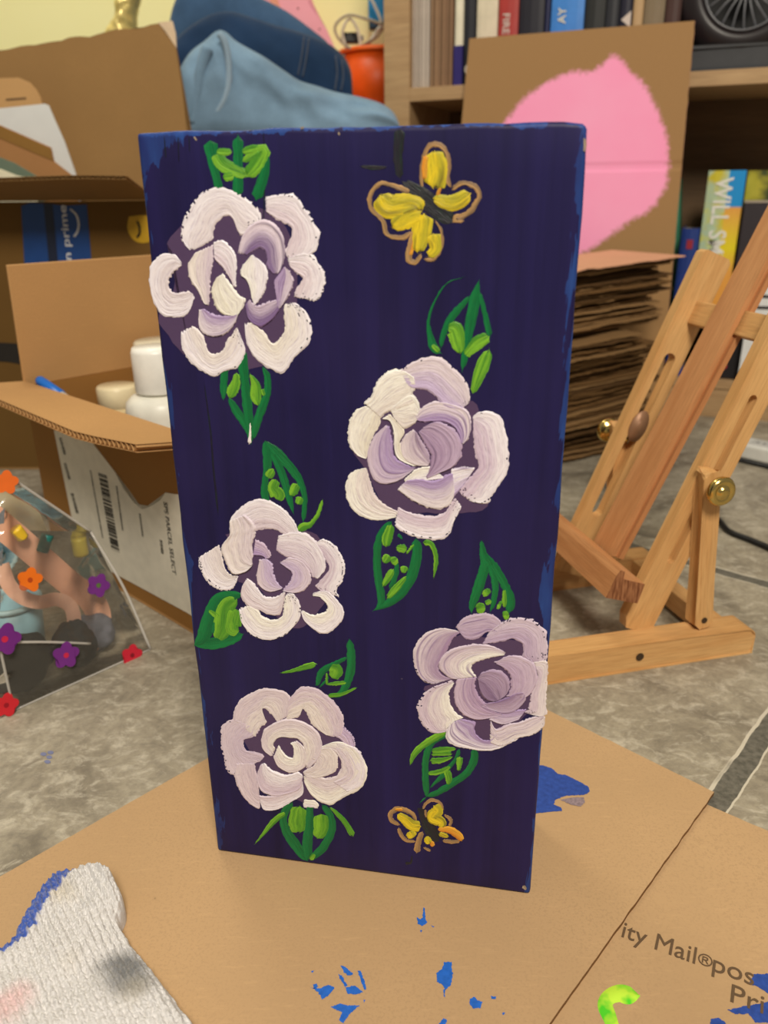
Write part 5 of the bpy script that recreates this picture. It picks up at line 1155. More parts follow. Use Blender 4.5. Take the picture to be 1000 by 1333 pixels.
for i in range(22):
    a = 2 * math.pi * i / 22
    bm = tube(nb(), [(0.022 * math.cos(a), 0.022 * math.sin(a), 0.046), (0.060 * math.cos(a + 0.10), 0.060 * math.sin(a + 0.10), 0.052), (0.0945 * math.cos(a + 0.16), 0.0945 * math.sin(a + 0.16), 0.044)], 0.0022, 5, 8)
    add('grille_wire', bm, chrome, hc @ Rr, fan, smooth=True)
add('grille_ring', lathe(nb(), [(0.0925, 0.040), (0.0985, 0.042), (0.0985, 0.062), (0.0945, 0.063), (0.0925, 0.040)], 48), chrome, hc @ Rr, fan, smooth=True)
add('grille_hub', lathe(nb(), [(0, 0.05), (0.026, 0.047), (0.027, 0.042), (0, 0.042)], 32), M_['black_plastic'], hc @ Rr, fan, smooth=True)

# lower shelf
z = plinth
xb0 = (sh(915, 430) - S0).dot(e_s); xb1 = (sh(968, 430) - S0).dot(e_s) + 0.10
M = K_M @ Matrix.Translation((xb0, 0.012, z + 0.0002))
bxr_ = root('storage_box', M, 'black storage box with a small red dot on the bottom shelf', 'box')
zt_ = sh(940, 400).z - z
bm = bx(0, xb1 - xb0, 0, 0.24, 0, zt_, 0.003, 2); add('box_body', bm, plain('storage_black', (30, 28, 32), 0.5), M, bxr_)
rd_ = sh(942, 478); q = M.inverted() @ rd_
bm = lathe(nb(), [(0, 0), (0.007, 0), (0.006, 0.002), (0, 0.0025)], 20)
add('red_dot', bm, plain('red_button', (220, 60, 72), 0.4), M @ Matrix.Translation((q.x, -0.0001, q.z)) @ Rr, bxr_, smooth=True)
zb = z + zt_ + 0.0002
x0 = (sh(909, 330) - S0).dot(e_s); x1 = (sh(957, 330) - S0).dot(e_s)
hb_ = sh(935, 222).z - zb
k = N('colourful_cover'); v = k.coord(); sx = k.n('ShaderNodeSeparateXYZ'); k.l(v, sx.inputs[0])
zn = k.math('DIVIDE', sx.outputs[2], hb_); xn = k.math('DIVIDE', sx.outputs[0], x1 - x0)
right = k.ramp(zn, [(0.0, lin((242, 168, 72))), (0.26, lin((244, 172, 76))), (0.44, lin((244, 226, 30))), (0.62, lin((240, 172, 80))), (0.70, lin((20, 152, 226))), (0.96, lin((20, 150, 224)))])
rp = [n for n in k.t.nodes if n.type == 'VALTORGB'][-1]
rp.color_ramp.elements[3].position = 0.735; rp.color_ramp.elements[4].position = 0.745
left = k.ramp(k.noise(k.coord((18, 18, 26)), 1.0, 3), [(0.35, lin((218, 206, 60))), (0.5, lin((188, 216, 188))), (0.66, lin((226, 226, 80)))])
k.color(k.mix(k.math('GREATER_THAN', xn, 0.56), left, right)); k.rough(0.4)
r, M, cv, w = bookbox('book', x0, x1, hb_, k.m, 'tall yellow and blue book lettered WILL on the lower shelf', group='books on the lower shelf', z=zb)
spine_text(M, r, 'WILL SMITH', w * 0.46, hb_ * 0.95 - 0.205, hb_ * 0.95, 0.046, plain('title_white', (244, 244, 236), 0.5))
x0b = x1 + 0.004; x1b = x0b + 0.10
k = N('leafy_cover'); k.color(k.ramp(k.noise(k.coord((14, 14, 20)), 1.0, 3), [(0.38, lin((64, 74, 30))), (0.5, lin((190, 180, 52))), (0.64, lin((208, 196, 70)))])); k.rough(0.5)
bookbox('book', x0b, x1b, hb_ * 1.0, k.m, 'mottled olive and yellow book behind the dark box file', group='books on the lower shelf', z=zb, y=0.085)
M = K_M @ Matrix.Translation((x0b, 0.008, zb)); h_ = sh(980, 264).z - zb
bf_ = root('box_file', M, 'dark grey box file beside the tall yellow book', 'box file', 'books on the lower shelf')
add('file_body', bx(0, 0.11, 0, 0.062, 0, h_, 0.002, 1), plain('file_dark', (50, 44, 50), 0.55), M, bf_)
add('file_rim', bx(0.0, 0.11, -0.0006, 0.06, h_ - 0.0001, h_ + 0.004), plain('file_rim_grey', (168, 156, 140), 0.6), M, bf_)
# white card leaning in front of the box file
pwa = sh(972, 350, -0.035); pwb = sh(972, 442, -0.035)
M = K_M @ Matrix.Translation(((sh(975, 400, -0.03) - S0).dot(e_s), -0.018, plinth + 0.0002))
wc = root('white_card', M, 'white printed card leaning before the dark box file', 'card')
hw = sh(985, 346, -0.018).z - plinth
Mw = M @ Matrix.Rotation(math.radians(9), 4, 'Y')
add('card_face', prism(nb(), [(0, 0.0), (0.11, 0), (0.11, hw), (0.0, hw)], 0, 0.004, 'y'), plain('card_white', (232, 234, 234), 0.5), M, wc)
for i in range(4):
    add('printed_line', bx(0.012, 0.09, -0.0006, 0.0, hw - 0.04 - 0.022 * i, hw - 0.034 - 0.022 * i), M_['black_ink'], M, wc)
# blue book and green booklet left of it
x0c = (sh(884, 330) - S0).dot(e_s); x1c = (sh(908, 330) - S0).dot(e_s) - 0.001
h_ = sh(900, 298).z - plinth
r, M, cv, w = bookbox('book', x0c, x1c, h_, plain('royal_cover', (38, 64, 138), 0.45), 'royal blue book with red spot on the bottom shelf', group='books on the lower shelf', z=plinth)
add('red_spot', bx(w * 0.35, w * 0.7, -0.0052, -0.003, h_ - 0.04, h_ - 0.022), plain('spot_red', (160, 44, 60), 0.5), M, r)
M = K_M @ Matrix.Translation((x0c - 0.012, 0.19, plinth + 0.0002)) @ Matrix.Rotation(math.radians(-6), 4, 'Y')
gb = root('booklet', M, 'teal green booklet leaning left of the tall yellow book', 'booklet', 'books on the lower shelf')
hg = sh(908, 232, 0.19).z - plinth
add('cover', bx(0, 0.03, 0, 0.09, 0, hg), plain('teal_cover', (64, 150, 116), 0.5), M, gb)

# ------------------------------------------------------------------ tall carton panel with pink spray
pb0 = V((0.62, 1.566, 0)); up_p = V((0.0, 0.0, 1.0))
e_p = V((math.cos(yw), math.sin(yw), 0)); lean = math.radians(10.2)
u_p = V((0, 0, math.cos(lean))) + V((-n_s.x, -n_s.y, 0)) * math.sin(lean)
nrm_p = e_p.cross(u_p)
def pp(px, py):
    q = pln(px, py, pb0, nrm_p) - pb0; return V((q.dot(e_p), q.dot(u_p)))
R_M = frame(pb0 + V((0, 0, 0.0)), e_p, None, (e_p.cross(u_p)))
R_M = frame(pb0, e_p, u_p)                                 # x along, y up the panel, z towards the viewer
TR, TL, BRr = pp(905, 28), pp(612, 51), pp(862, 500)
slope_r = (TR - BRr) / (TR.y - BRr.y)
BR0 = TR - slope_r * (TR.y - 0.003)
BL0 = V((TL.x - 0.02, 0.003))
outl = ragged(BL0, BR0, 14, 0.001, 3)[:-1] + ragged(BR0, TR, 20, 0.0014, 4)[:-1] + ragged(TR, TL, 24, 0.001, 5)[:-1] + ragged(TL, BL0, 14, 0.001, 6)[:-1]
def pink_panel():
    k = N('panel_kraft_pink'); c = lin((162, 126, 84))
    v = k.coord(); f = k.noise(v, 520, 2, 0.7)
    base = k.mix(k.ramp(f, [(0.36, (0.5,) * 3), (0.5, (0, 0, 0))]), c, tuple(x * 0.8 for x in c))
    a = k.n('ShaderNodeVertexColor'); a.layer_name = 'Col'
    sx = k.n('ShaderNodeSeparateColor'); k.l(a.outputs[0], sx.inputs[0])
    spray = k.math('ADD', sx.outputs[0], k.math('MULTIPLY', k.math('SUBTRACT', k.noise(k.coord((1, 1, 1)), 110, 4, 0.7), 0.5), 0.55))
    s2 = k.ramp(spray, [(0.40, (0, 0, 0)), (0.62, (1, 1, 1))])
    pk = k.ramp(k.noise(v, 6, 3), [(0.3, lin((255, 158, 200))), (0.7, lin((255, 170, 208)))])
    k.color(k.mix(s2, base, pk)); k.rough(0.75, 0.2); return k.m
pk_poly = spline([tuple(pp(*p)) for p in [(656, 162), (675, 138), (700, 116), (740, 95), (775, 92), (800, 72), (818, 90), (840, 112), (855, 140), (866, 170), (870, 200), (868, 240), (850, 270), (815, 292), (760, 330), (700, 340), (650, 320), (630, 240), (640, 190), (656, 162)]], 120)
pk2 = [(p.x, p.y) for p in pk_poly]
def sdist(p):
    d = 9; ins = False
    for i in range(len(pk2) - 1):
        ax, ay = pk2[i]; bx_, by = pk2[i + 1]
        ex, ey = bx_ - ax, by - ay; L2 = ex * ex + ey * ey
        t = 0 if L2 < 1e-12 else max(0, min(1, ((p[0] - ax) * ex + (p[1] - ay) * ey) / L2))
        d = min(d, math.hypot(p[0] - ax - ex * t, p[1] - ay - ey * t))
        if (ay > p[1]) != (by > p[1]) and p[0] < ex * (p[1] - ay) / (by - ay) + ax: ins = not ins
    return d if ins else -d
bm = nb(); lay = bm.loops.layers.float_color.new('Col')
xa, xb = min(p.x for p in outl), max(p.x for p in outl); ya, yb2 = 0.003, max(TR.y, TL.y)
NX, NY = 70, 110; gr = []
def clampx(x_, y_):
    # panel edges at height y_
    t = (y_ - BR0.y) / (TR.y - BR0.y); xr = BR0.x + (TR.x - BR0.x) * t; xl = BL0.x + (TL.x - BL0.x) * t
    return xl, xr
for i in range(NY + 1):
    row = []
    for j in range(NX + 1):
        fj = j / NX; yt = TL.y + (TR.y - TL.y) * fj; y_ = ya + (yt - ya) * i / NY
        xl, xr = clampx(0, y_); x_ = xl + (xr - xl) * fj
        if j == NX: x_ += 0.0012 * nz(y_ * 60, 3)
        crease = -0.0035 * math.exp(-((y_ - pp(800, 218).y) / 0.004) ** 2)
        row.append((bm.verts.new((x_, y_, 0.004 + crease)), bm.verts.new((x_, y_, 0.0 + crease)), (x_, y_)))
    gr.append(row)
for i in range(NY):
    for j in range(NX):
        q = (gr[i][j], gr[i][j + 1], gr[i + 1][j + 1], gr[i + 1][j])
        f = bm.faces.new([a[0] for a in q])
        for lp, a in zip(f.loops, q):
            s = max(0, min(1, 0.5 + sdist(a[2]) / 0.05)); lp[lay] = (s, s, s, 1)
        bm.faces.new([a[1] for a in q[::-1]])
rimv = [(i, 0) for i in range(NY, 0, -1)] + [(0, j) for j in range(NX)] + [(i, NX) for i in range(NY)] + [(NY, j) for j in range(NX, 0, -1)]
for a, b in zip(rimv, rimv[1:] + rimv[:1]):
    bm.faces.new((gr[a[0]][a[1]][0], gr[a[0]][a[1]][1], gr[b[0]][b[1]][1], gr[b[0]][b[1]][0]))
pan = root('cardboard_sheet', R_M, 'tall cardboard panel with a pink spray paint patch leaning on the bookcase', 'cardboard')
add('panel_board', bm, pink_panel(), R_M, pan)

# ------------------------------------------------------------------ stack of flattened cartons
NSH = 24
sd = math.radians(28); es_ = V((math.cos(sd), math.sin(sd), 0)); ns_ = V((-es_.y, es_.x, 0))
stk_o = V((0.345, 1.40, 0))
kr = [kraft('stack_kraft_a', (116, 86, 52), 0.3), kraft('stack_kraft_b', (92, 67, 40), 0.3), kraft('stack_kraft_c', (144, 112, 74), 0.3)]  # darkened kraft, the shade over the stack is put into its colour
salmon = kraft('stack_salmon', (222, 168, 134), 0.2)
rs = random.Random(11)
TILT = math.radians(-3.2)                                 # the pile leans up towards its far end
zcur = 0.0004; pitch_ = 0.0150
for i in range(NSH):
    top = i == NSH - 1
    tl = TILT * min(1, i / 7)
    th = pitch_ * (0.80 if i < 7 else 1.0)
    Lx = 0.178 + rs.uniform(-0.024, 0.012) + (0.022 if top else 0); Wy = 0.165
    back = rs.uniform(-0.013, 0.014) - (0.022 if top else 0)
    if i in (14, 15): back -= 0.030; Lx -= 0.065
    o = stk_o + ns_ * back + es_ * rs.uniform(-0.01, 0.01)
    M = frame((o.x, o.y, zcur + 0.13 * math.sin(-tl)), es_) @ Matrix.Rotation(tl, 4, 'Y') @ Matrix.Rotation(math.radians(rs.uniform(-2.5, 2.5)), 4, 'Z')
    lab_ = 'pinkish flattened carton on top of the stack' if top else ('flattened carton jutting out halfway up the stack' if i == 15 else 'brown flattened carton within the tall ragged stack')
    r = root('flattened_carton', M, lab_, 'flattened carton', 'flattened cartons in the stack')
    n = 60; nl = 3
    for lyr in range(nl):
        bm = nb(); rows = []
        h0 = th * lyr / nl + 0.0002; h1 = h0 + th / nl * rs.uniform(0.45, 0.7)
        off = rs.uniform(-0.012, 0.008) if not top else -0.008 * lyr; xe = Lx + rs.uniform(-0.012, 0.008)
        for q in range(n + 1):
            u = q / n; x = -0.13 + (xe + 0.13) * u
            yf = off + 0.006 * nz(u * 6, i * 3.3, lyr) + 0.0028 * nz(u * 27, i * 1.7, lyr)
            lift = (h1 - h0) * 0.9 * nz(u * 6, i * 2.1, lyr * 5.0)
            lift = max(-0.0002 if lyr == 0 else -0.0009, min(0.0010, lift)) if not (top and lyr == 2) else 0.004 * abs(nz(u * 5, 3, 3))
            if q >= n - 1: x += 0.004 * nz(i * 5.1, lyr * 3.0, 2)
            rows.append([bm.verts.new(p) for p in ((x, yf, h0 + lift), (x, yf, h1 + lift), (x, Wy, h1), (x, Wy, h0))])
        for a, b in zip(rows, rows[1:]):
            for c in range(4): bm.faces.new((a[c], a[(c + 1) % 4], b[(c + 1) % 4], b[c]))
        bm.faces.new(rows[0][::-1]); bm.faces.new(rows[-1])
        add('carton_layer', bm, salmon if (top and lyr == nl - 1) else kr[rs.randrange(3)], M, r)
    zcur += th

# ------------------------------------------------------------------ power strip and cable
pz = flr(985, 600)
dps = (flr(1000, 612) - flr(950, 600)); dps.z = 0; dps.normalize()
o = flr(952, 600)
W_M = frame(o, dps)
ps = root('power_strip', W_M, 'white power strip with black base on the floor behind the easel', 'power strip')
add('base', bx(0, 0.26, 0, 0.055, 0.0003, 0.008, 0.002, 1), M_['black_plastic'], W_M, ps)
add('housing', bx(0.002, 0.258, 0.002, 0.053, 0.008, 0.036, 0.006, 3), plain('strip_white', (214, 214, 208), 0.4), W_M, ps)
for i in range(4):
    q = add('socket', bx(0.02 + i * 0.058, 0.055 + i * 0.058, 0.012, 0.043, 0.0358, 0.0366, 0.0003, 1), plain('socket_face', (190, 190, 186), 0.4), W_M, ps)
    for dx_ in (0.010, 0.022):
        add('slot', bx(0.02 + i * 0.058 + dx_, 0.0225 + i * 0.058 + dx_, 0.022, 0.031, 0.0364, 0.0368), M_['black_plastic'], W_M, q)
cp = [flr(*p, z=0.0045) for p in [(900, 640), (935, 676), (950, 692), (980, 704), (1010, 718), (1080, 760), (1180, 800)]]
cp = [V((p.x, p.y, 0.0045)) for p in cp]
o_c = add('power_cable', tube(nb(), [p - cp[0] for p in cp], 0.0042, 10, 60), M_['black_plastic'], Matrix.Translation(cp[0]), smooth=True)
tag(o_c, 'black power cable lying on the floor right of the easel', 'cable')

# ------------------------------------------------------------------ clothes pile and bits beyond the block
sup = Matrix.Translation((-0.40, 1.80, 0.0))
cb_ = root('carton', sup, 'closed carton carrying the jeans, hidden behind the painted block', 'cardboard box')
add('box_body', bx(0, 0.40, 0, 0.40, 0.0005, 0.565, 0.002, 1), M_['kraft_out'], sup, cb_)
add('tape_strip', bx(0.165, 0.215, -0.0006, 0.40, 0.5649, 0.5656), plain('tape_tan', (196, 164, 110), 0.3), sup, cb_)
ZC = 0.5668
def denim(name, rgb, wear):
    k = N(name); c = lin(rgb); v = k.coord()
    tw = k.noise(k.coord((900, 500, 900), (0.5, 0.5, 0.3)), 1, 2); big = k.noise(v, 9, 4, 0.6)
    b = k.ramp(big, [(0.32, tuple(x * (1 - wear) for x in c)), (0.68, tuple(min(1, x * (1 + wear)) for x in c))])
    k.color(k.mix(k.ramp(tw, [(0.38, (0.35,) * 3), (0.6, (0, 0, 0))]), b, tuple(x * 0.6 for x in c))); k.rough(0.9, 0.1)
    k.b.inputs['Sheen Weight'].default_value = 0.15; return k.m
def mound(prof, yc, dpth, zb, fold, seed, endr=0.5, NU=110, NV=46):
    """cloth lying along x: prof = (px,py) outline of its top seen from the front, at depth yc"""
    P = [dep(px, py, yc) for px, py in prof]; S = spline([(p.x, p.z) for p in P], NU)
    bm = nb(); rows = []
    for i, p in enumerate(S):
        u = i / (NU - 1); row = []
        h = max(0.004, p.y - zb)
        d2 = dpth / 2 * (0.75 + 0.25 * min(1, h / 0.08))
        for j in range(NV):
            a = math.pi * j / (NV - 1)
            cy = -math.cos(a); cz = math.sin(a)
            y = yc + d2 * (abs(cy) ** 0.75) * (1 if cy > 0 else -1)
            z = zb + h * (cz ** 0.62 if cz > 0 else 0)
            nn = fold * (nz(p.x * 9, j * 0.09, seed) + 0.5 * nz(p.x * 22 + j * 0.05, j * 0.2, seed + 3)) * min(1, cz * 3)
            row.append(bm.verts.new((p.x, y - nn * (1 - abs(cz)) - nn * 0.5, max(zb, z + nn * 0.35 * (1 - cz)))))
        rows.append(row)
    for a, b in zip(rows, rows[1:]):
        for j in range(NV - 1): bm.faces.new((a[j], b[j], b[j + 1], a[j + 1]))
    for i in range(NU - 1): bm.faces.new((rows[i][0], rows[i][NV - 1], rows[i + 1][NV - 1], rows[i + 1][0]))
    bm.faces.new(rows[0]); bm.faces.new(rows[-1][::-1])
    return bm
def cloth(name, bm, m, label, cat):
    c = V((sum(v.co.x for v in bm.verts) / len(bm.verts), sum(v.co.y for v in bm.verts) / len(bm.verts), min(v.co.z for v in bm.verts)))
    bmesh.ops.translate(bm, vec=-c, verts=bm.verts[:])
    r = root(name, c, label, cat); M = WM[r.name]
    add('denim_cloth', bm, m, M, r, smooth=True); return r
lj = cloth('jeans', mound([(238, 92), (250, 70), (268, 54), (283, 42), (294, 42), (308, 54), (325, 64), (345, 75), (370, 92), (390, 105), (415, 113), (440, 121), (470, 127), (495, 135), (510, 145), (518, 158), (522, 176)], 1.865, 0.15, ZC, 0.020, 3), denim('denim_light', (124, 154, 180), 0.22), 'light blue jeans folded on top, nearest the painted block', 'jeans')
def seam(par, pxs, y, r_, m, name='seam'):
    pts = [dep(px, py, y) for px, py in pxs]
    add(name, tube(nb(), pts, r_, 6), m, Matrix.Identity(4), par, smooth=True)
seam(lj, [(270, 62), (262, 90), (258, 120), (250, 160)], 1.797, 0.012, bpy.data.materials['denim_light'], 'fold')
seam(lj, [(285, 44), (292, 54), (297, 75), (298, 105), (292, 130), (276, 155), (266, 172)], 1.797, 0.0065, denim('denim_seam', (150, 174, 194), 0.1))
dj = cloth('jeans', mound([(232, 50), (250, 34), (275, 20), (301, 16), (330, 24), (360, 34), (395, 44), (425, 56), (440, 66), (452, 80), (458, 98), (456, 118), (452, 135)], 2.01, 0.12, ZC, 0.008, 9), denim('denim_dark', (34, 58, 90), 0.2), 'dark navy jeans leg with stitched hem lying behind the light jeans', 'jeans')
st2 = denim('stitch', (84, 92, 108), 0.1)
for xs_ in ((396, 48), (393, 72), (388, 98)), ((402, 50), (399, 74), (394, 100)), ((437, 72), (439, 95), (436, 118)), ((445, 78), (447, 100), (444, 118)):
    seam(dj, list(xs_), 1.949, 0.0017, st2, 'stitching')
cloth('jeans', mound([(222, 30), (228, 5), (240, -16), (270, -30), (310, -16), (345, 0), (375, 16), (405, 38), (425, 54), (436, 70)], 2.13, 0.10, ZC, 0.008, 15), denim('denim_mid', (64, 92, 126), 0.25), 'mid blue jeans topmost and rearmost of the clothes pile', 'jeans')
# gold foil bag at the left of the clothes
pg = dep(155, 30, 2.02)
k = N('gold_foil'); k.color(lin((244, 222, 140))); k.b.inputs['Metallic'].default_value = 0.35; k.rough(0.3)
stand = Matrix.Translation((-0.86, 1.93, 0)); 
sb = root('plastic_tote', stand, 'grey tote bin behind the big box, under the gold foil bag', 'bin')
add('tote_body', bx(0, 0.34, 0, 0.28, 0.0005, 0.70, 0.012, 3), plain('tote_grey', (130, 134, 138), 0.5), stand, sb)
add('tote_lid', bx(-0.008, 0.348, -0.008, 0.288, 0.70, 0.715, 0.004, 2), plain('tote_lid_grey', (150, 154, 158), 0.5), stand, sb)
bm = nb(); rows = []
P0 = [(124, 100), (128, 60), (142, 36), (152, 18), (150, 4), (158, -6)]; P1 = [(184, 100), (180, 60), (178, 32), (178, 16), (182, 2), (184, -6)]
A = spline([(dep(px, py, 2.02).x, dep(px, py, 2.02).z) for px, py in P0], 30); B = spline([(dep(px, py, 2.02).x, dep(px, py, 2.02).z) for px, py in P1], 30)
zmin = 0.7152; zoff = zmin - min(min(a.y for a in A), min(b.y for b in B))
for i in range(30):
    row = []
    for j in range(24):
        a = 2 * math.pi * j / 24; t = 0.5 - 0.5 * math.cos(a); p = A[i].lerp(B[i], t)
        cr_ = 1 + 0.35 * nz(i * 0.5, math.cos(a) * 2, math.sin(a) * 2)
        row.append(bm.verts.new((p.x, 2.02 + 0.04 * math.sin(a) * cr_, max(zmin, p.y + 0.004 * nz(i * 0.7, j * 0.6, 3)) if i else zmin)))
    rows.append(row)
for a, b in zip(rows, rows[1:]):
    for j in range(24): bm.faces.new((a[j], a[(j + 1) % 24], b[(j + 1) % 24], b[j]))
bm.faces.new(rows[0][::-1]); bm.faces.new(rows[-1])
c = V((pg.x, 2.02, zmin)); bmesh.ops.translate(bm, vec=-c, verts=bm.verts[:])
tag(add('foil_bag', bm, k.m, Matrix.Translation(c), smooth=True), 'crumpled gold foil bag peeking over the big box', 'bag')
# orange bucket with cables, pink bag, on a low cabinet
cab = Matrix.Translation((-0.42, 2.21, 0.0))
cr_t = root('side_cabinet', cab, 'low pale cabinet behind the clothes pile carrying the orange bucket', 'cabinet')
add('cabinet_body', bx(0, 0.46, 0, 0.24, 0.0005, 0.62, 0.003, 1), plain('cabinet_cream', (206, 196, 170), 0.6), cab, cr_t)
add('cabinet_top', bx(-0.006, 0.466, -0.006, 0.242, 0.62, 0.64, 0.003, 1), plain('cabinet_top', (190, 170, 130), 0.5), cab, cr_t)
ZCB = 0.6402
rim_l = dep(441, 68, 2.34); rim_z = dep(470, 62, 2.25).z
br_ = 0.098; bc = V((rim_l.x + br_, 2.345, ZCB))
bk_M = Matrix.Translation(bc)
bu = root('bucket', bk_M, 'orange plastic bucket full of cables beside the bookcase', 'bucket')
hb2 = rim_z - ZCB
add('bucket_wall', lathe(nb(), [(0, 0), (br_ * 0.78, 0), (br_ * 0.985, hb2), (br_ * 0.955, hb2), (br_ * 0.76, 0.006), (0, 0.006)], 56), plain('orange_plastic', (232, 92, 22), 0.4), bk_M, bu, smooth=True)
add('rim', lathe(nb(), [(br_ * 0.95, hb2 - 0.004), (br_ * 1.03, hb2 - 0.006), (br_ * 1.035, hb2 + 0.002), (br_ * 0.99, hb2 + 0.006), (br_ * 0.95, hb2 + 0.002), (br_ * 0.95, hb2 - 0.004)], 56), plain('orange_rim', (240, 104, 30), 0.4), bk_M, bu, smooth=True)
wires = [([(470, 70), (445, 55), (436, 35), (452, 20), (475, 24), (498, 32)], 'pale grey cable looping up out of the orange bucket', (170, 160, 140)),
         ([(452, 66), (446, 42), (455, 24), (466, 40), (470, 66)], 'white cable loop inside the orange bucket', (214, 206, 190)),
         ([(445, 74), (470, 60), (490, 48), (500, 34)], 'taupe cable lying over the orange bucket rim', (150, 130, 112)),
         ([(482, -4), (490, 12), (496, 30), (488, 44), (478, 60)], 'white cable hanging from the blue pouch', (222, 220, 210))]
for i, (w_, lb, rgb) in enumerate(wires):
    pts = [dep(px, py, 2.27 + 0.012 * i) for px, py in w_]; pts = [p for p in pts]
    o0 = pts[0].copy()
    tag(add('cable', tube(nb(), [p - o0 for p in pts], 0.0036, 8), plain('cable_%d' % i, rgb, 0.5), Matrix.Translation(o0), smooth=True), lb, 'cable', 'cables in the bucket')
p = dep(457, 50, 2.34)
ap = root('power_adapter', (p.x, p.y, p.z - 0.012), 'small black power adapter among the cables', 'adapter')
add('adapter_body', bx(-0.025, 0.02, -0.015, 0.015, 0, 0.024, 0.004, 2), M_['black_plastic'], WM[ap.name], ap)
add('adapter_plug', bx(0.02, 0.032, -0.006, 0.006, 0.006, 0.018, 0.001, 1), plain('plug_grey', (150, 150, 150), 0.4), WM[ap.name], ap)
p = dep(490, 20, 2.37)
bp = root('pouch', (p.x + 0.01, p.y, p.z - 0.02), 'bright blue pouch above the orange bucket', 'pouch')
add('pouch_body', bx(-0.03, 0.06, -0.02, 0.02, 0, 0.10, 0.008, 3), plain('pouch_blue', (24, 140, 206), 0.5), WM[bp.name], bp)
add('pouch_foot', bx(-0.029, 0.059, -0.019, 0.019, -0.012, 0.004, 0.004, 2), plain('pouch_navy', (22, 60, 88), 0.5), WM[bp.name], bp)
# pink gift bag
pkm = plain('pink_bag', (255, 168, 184), 0.5, 0.4, 0.05, 12)
y_ = 2.225
pk_pts = [dep(px, py, y_) for px, py in [(330, -40), (392, -40), (404, 0), (424, 40), (440, 72), (452, 118)]]
poly = [(p.x, p.z) for p in pk_pts]; xr_ = poly[-1][0]
poly += [(xr_ - 0.002, ZCB), (dep(340, 60, y_).x, ZCB)]
o = V((poly[-1][0], y_, ZCB)); M = Matrix.Translation(o)
pb_ = root('gift_bag', M, 'pink bag with tiny dark dots behind the dark jeans', 'bag')
bm = prism(nb(), [(a - o.x, b - o.z) for a, b in poly], 0, 0.05, 'y'); bmesh.ops.bevel(bm, geom=[e for e in bm.edges if e.calc_length() > 0.02 and e.calc_face_angle(0) > 0.6], offset=0.004, segments=2, affect='EDGES')
add('bag_body', bm, pkm, M, pb_)
for px, py in [(388, 11), (416, 38)]:
    q = dep(px, py, y_)
    add('dark_dot', lathe(nb(), [(0, 0), (0.0022, 0), (0.002, 0.001), (0, 0.0012)], 12), plain('dot_brown', (126, 70, 66), 0.6), Matrix.Translation((q.x, y_ - 0.0001, q.z)) @ Rr, pb_)
fold = [(p.x - o.x, p.z - o.z) for p in [dep(px, py, y_) for px, py in [(340, -30), (352, -30), (372, 30), (366, 40)]]]
add('side_fold', prism(nb(), fold, -0.0012, 0.0, 'y'), plain('pink_peach', (240, 158, 130), 0.5), M, pb_)

# ------------------------------------------------------------------ clear printed pouch with craft things
A_ = flr(18, 926); B_ = flr(196, 846)
f_e = (B_ - A_); f_e.z = 0; FLN = f_e.length; f_e.normalize(); f_n = V((-f_e.y, f_e.x, 0))     # f_n away from the viewer (back left)
C_M = frame(A_, f_e)                                       # x along near bottom edge, y inwards, z up
def cl(px, py, y): q = C_M.inverted() @ pln(px, py, A_ + f_n * y, f_n); return q
clear = bpy.data.materials.new('clear_vinyl'); clear.use_nodes = True
t_ = clear.node_tree; b_ = t_.nodes['Principled BSDF']; out_ = [n for n in t_.nodes if n.type == 'OUTPUT_MATERIAL'][0]
tr = t_.nodes.new('ShaderNodeBsdfTransparent'); tr.inputs[0].default_value = (0.93, 0.91, 0.87, 1)
gl = t_.nodes.new('ShaderNodeBsdfGlossy'); gl.inputs['Roughness'].default_value = 0.09; gl.inputs[0].default_value = (1, 1, 1, 1)
b_.inputs['Base Color'].default_value = (0.72, 0.68, 0.60, 1); b_.inputs['Roughness'].default_value = 0.35
fr = t_.nodes.new('ShaderNodeFresnel'); fr.inputs[0].default_value = 1.45
mx1 = t_.nodes.new('ShaderNodeMixShader'); mx2 = t_.nodes.new('ShaderNodeMixShader'); mx1.inputs[0].default_value = 0.075
t_.links.new(tr.outputs[0], mx1.inputs[1]); t_.links.new(b_.outputs[0], mx1.inputs[2])
t_.links.new(fr.outputs[0], mx2.inputs[0]); t_.links.new(mx1.outputs[0], mx2.inputs[1]); t_.links.new(gl.outputs[0], mx2.inputs[2]); t_.links.new(mx2.outputs[0], out_.inputs[0])
ntx = t_.nodes.new('ShaderNodeTexNoise'); ntx.inputs['Scale'].default_value = 28; ntx.inputs['Detail'].default_value = 3
tcx = t_.nodes.new('ShaderNodeTexCoord'); t_.links.new(tcx.outputs['Object'], ntx.inputs['Vector'])
bpx = t_.nodes.new('ShaderNodeBump'); bpx.inputs['Strength'].default_value = 0.25; bpx.inputs['Distance'].default_value = 0.006
t_.links.new(ntx.outputs['Fac'], bpx.inputs['Height']); t_.links.new(bpx.outputs[0], gl.inputs['Normal']); t_.links.new(bpx.outputs[0], b_.inputs['Normal'])
pouch = root('clear_pouch', C_M, 'clear vinyl pouch with purple and orange flower prints on the floor at the left', 'pouch')
WP = 0.13
S1p = cl(20, 828, 0.0); S2p = cl(118, 838, 0.004); P1p = cl(118, 692, 0.055); P0p = cl(8, 618, 0.065)
S1p = V((0.0, 0.0, S1p.z))
Bp = V((FLN, 0.0, 0.001)); Bt = V((FLN - 0.004, 0.012, 0.004))
Lx0 = -0.11
bot_r = V((FLN - 0.012, WP, 0.001)); bot_l = V((Lx0, WP, 0.001)); bot_n = V((0, 0, 0.001)); bot_nl = V((Lx0, 0.045, 0.001))
up_r = V((FLN * 0.85, WP, 0.055)); S1l = V((Lx0, 0.045, S1p.z)); P0l = V((Lx0, 0.085, P0p.z * 0.97))
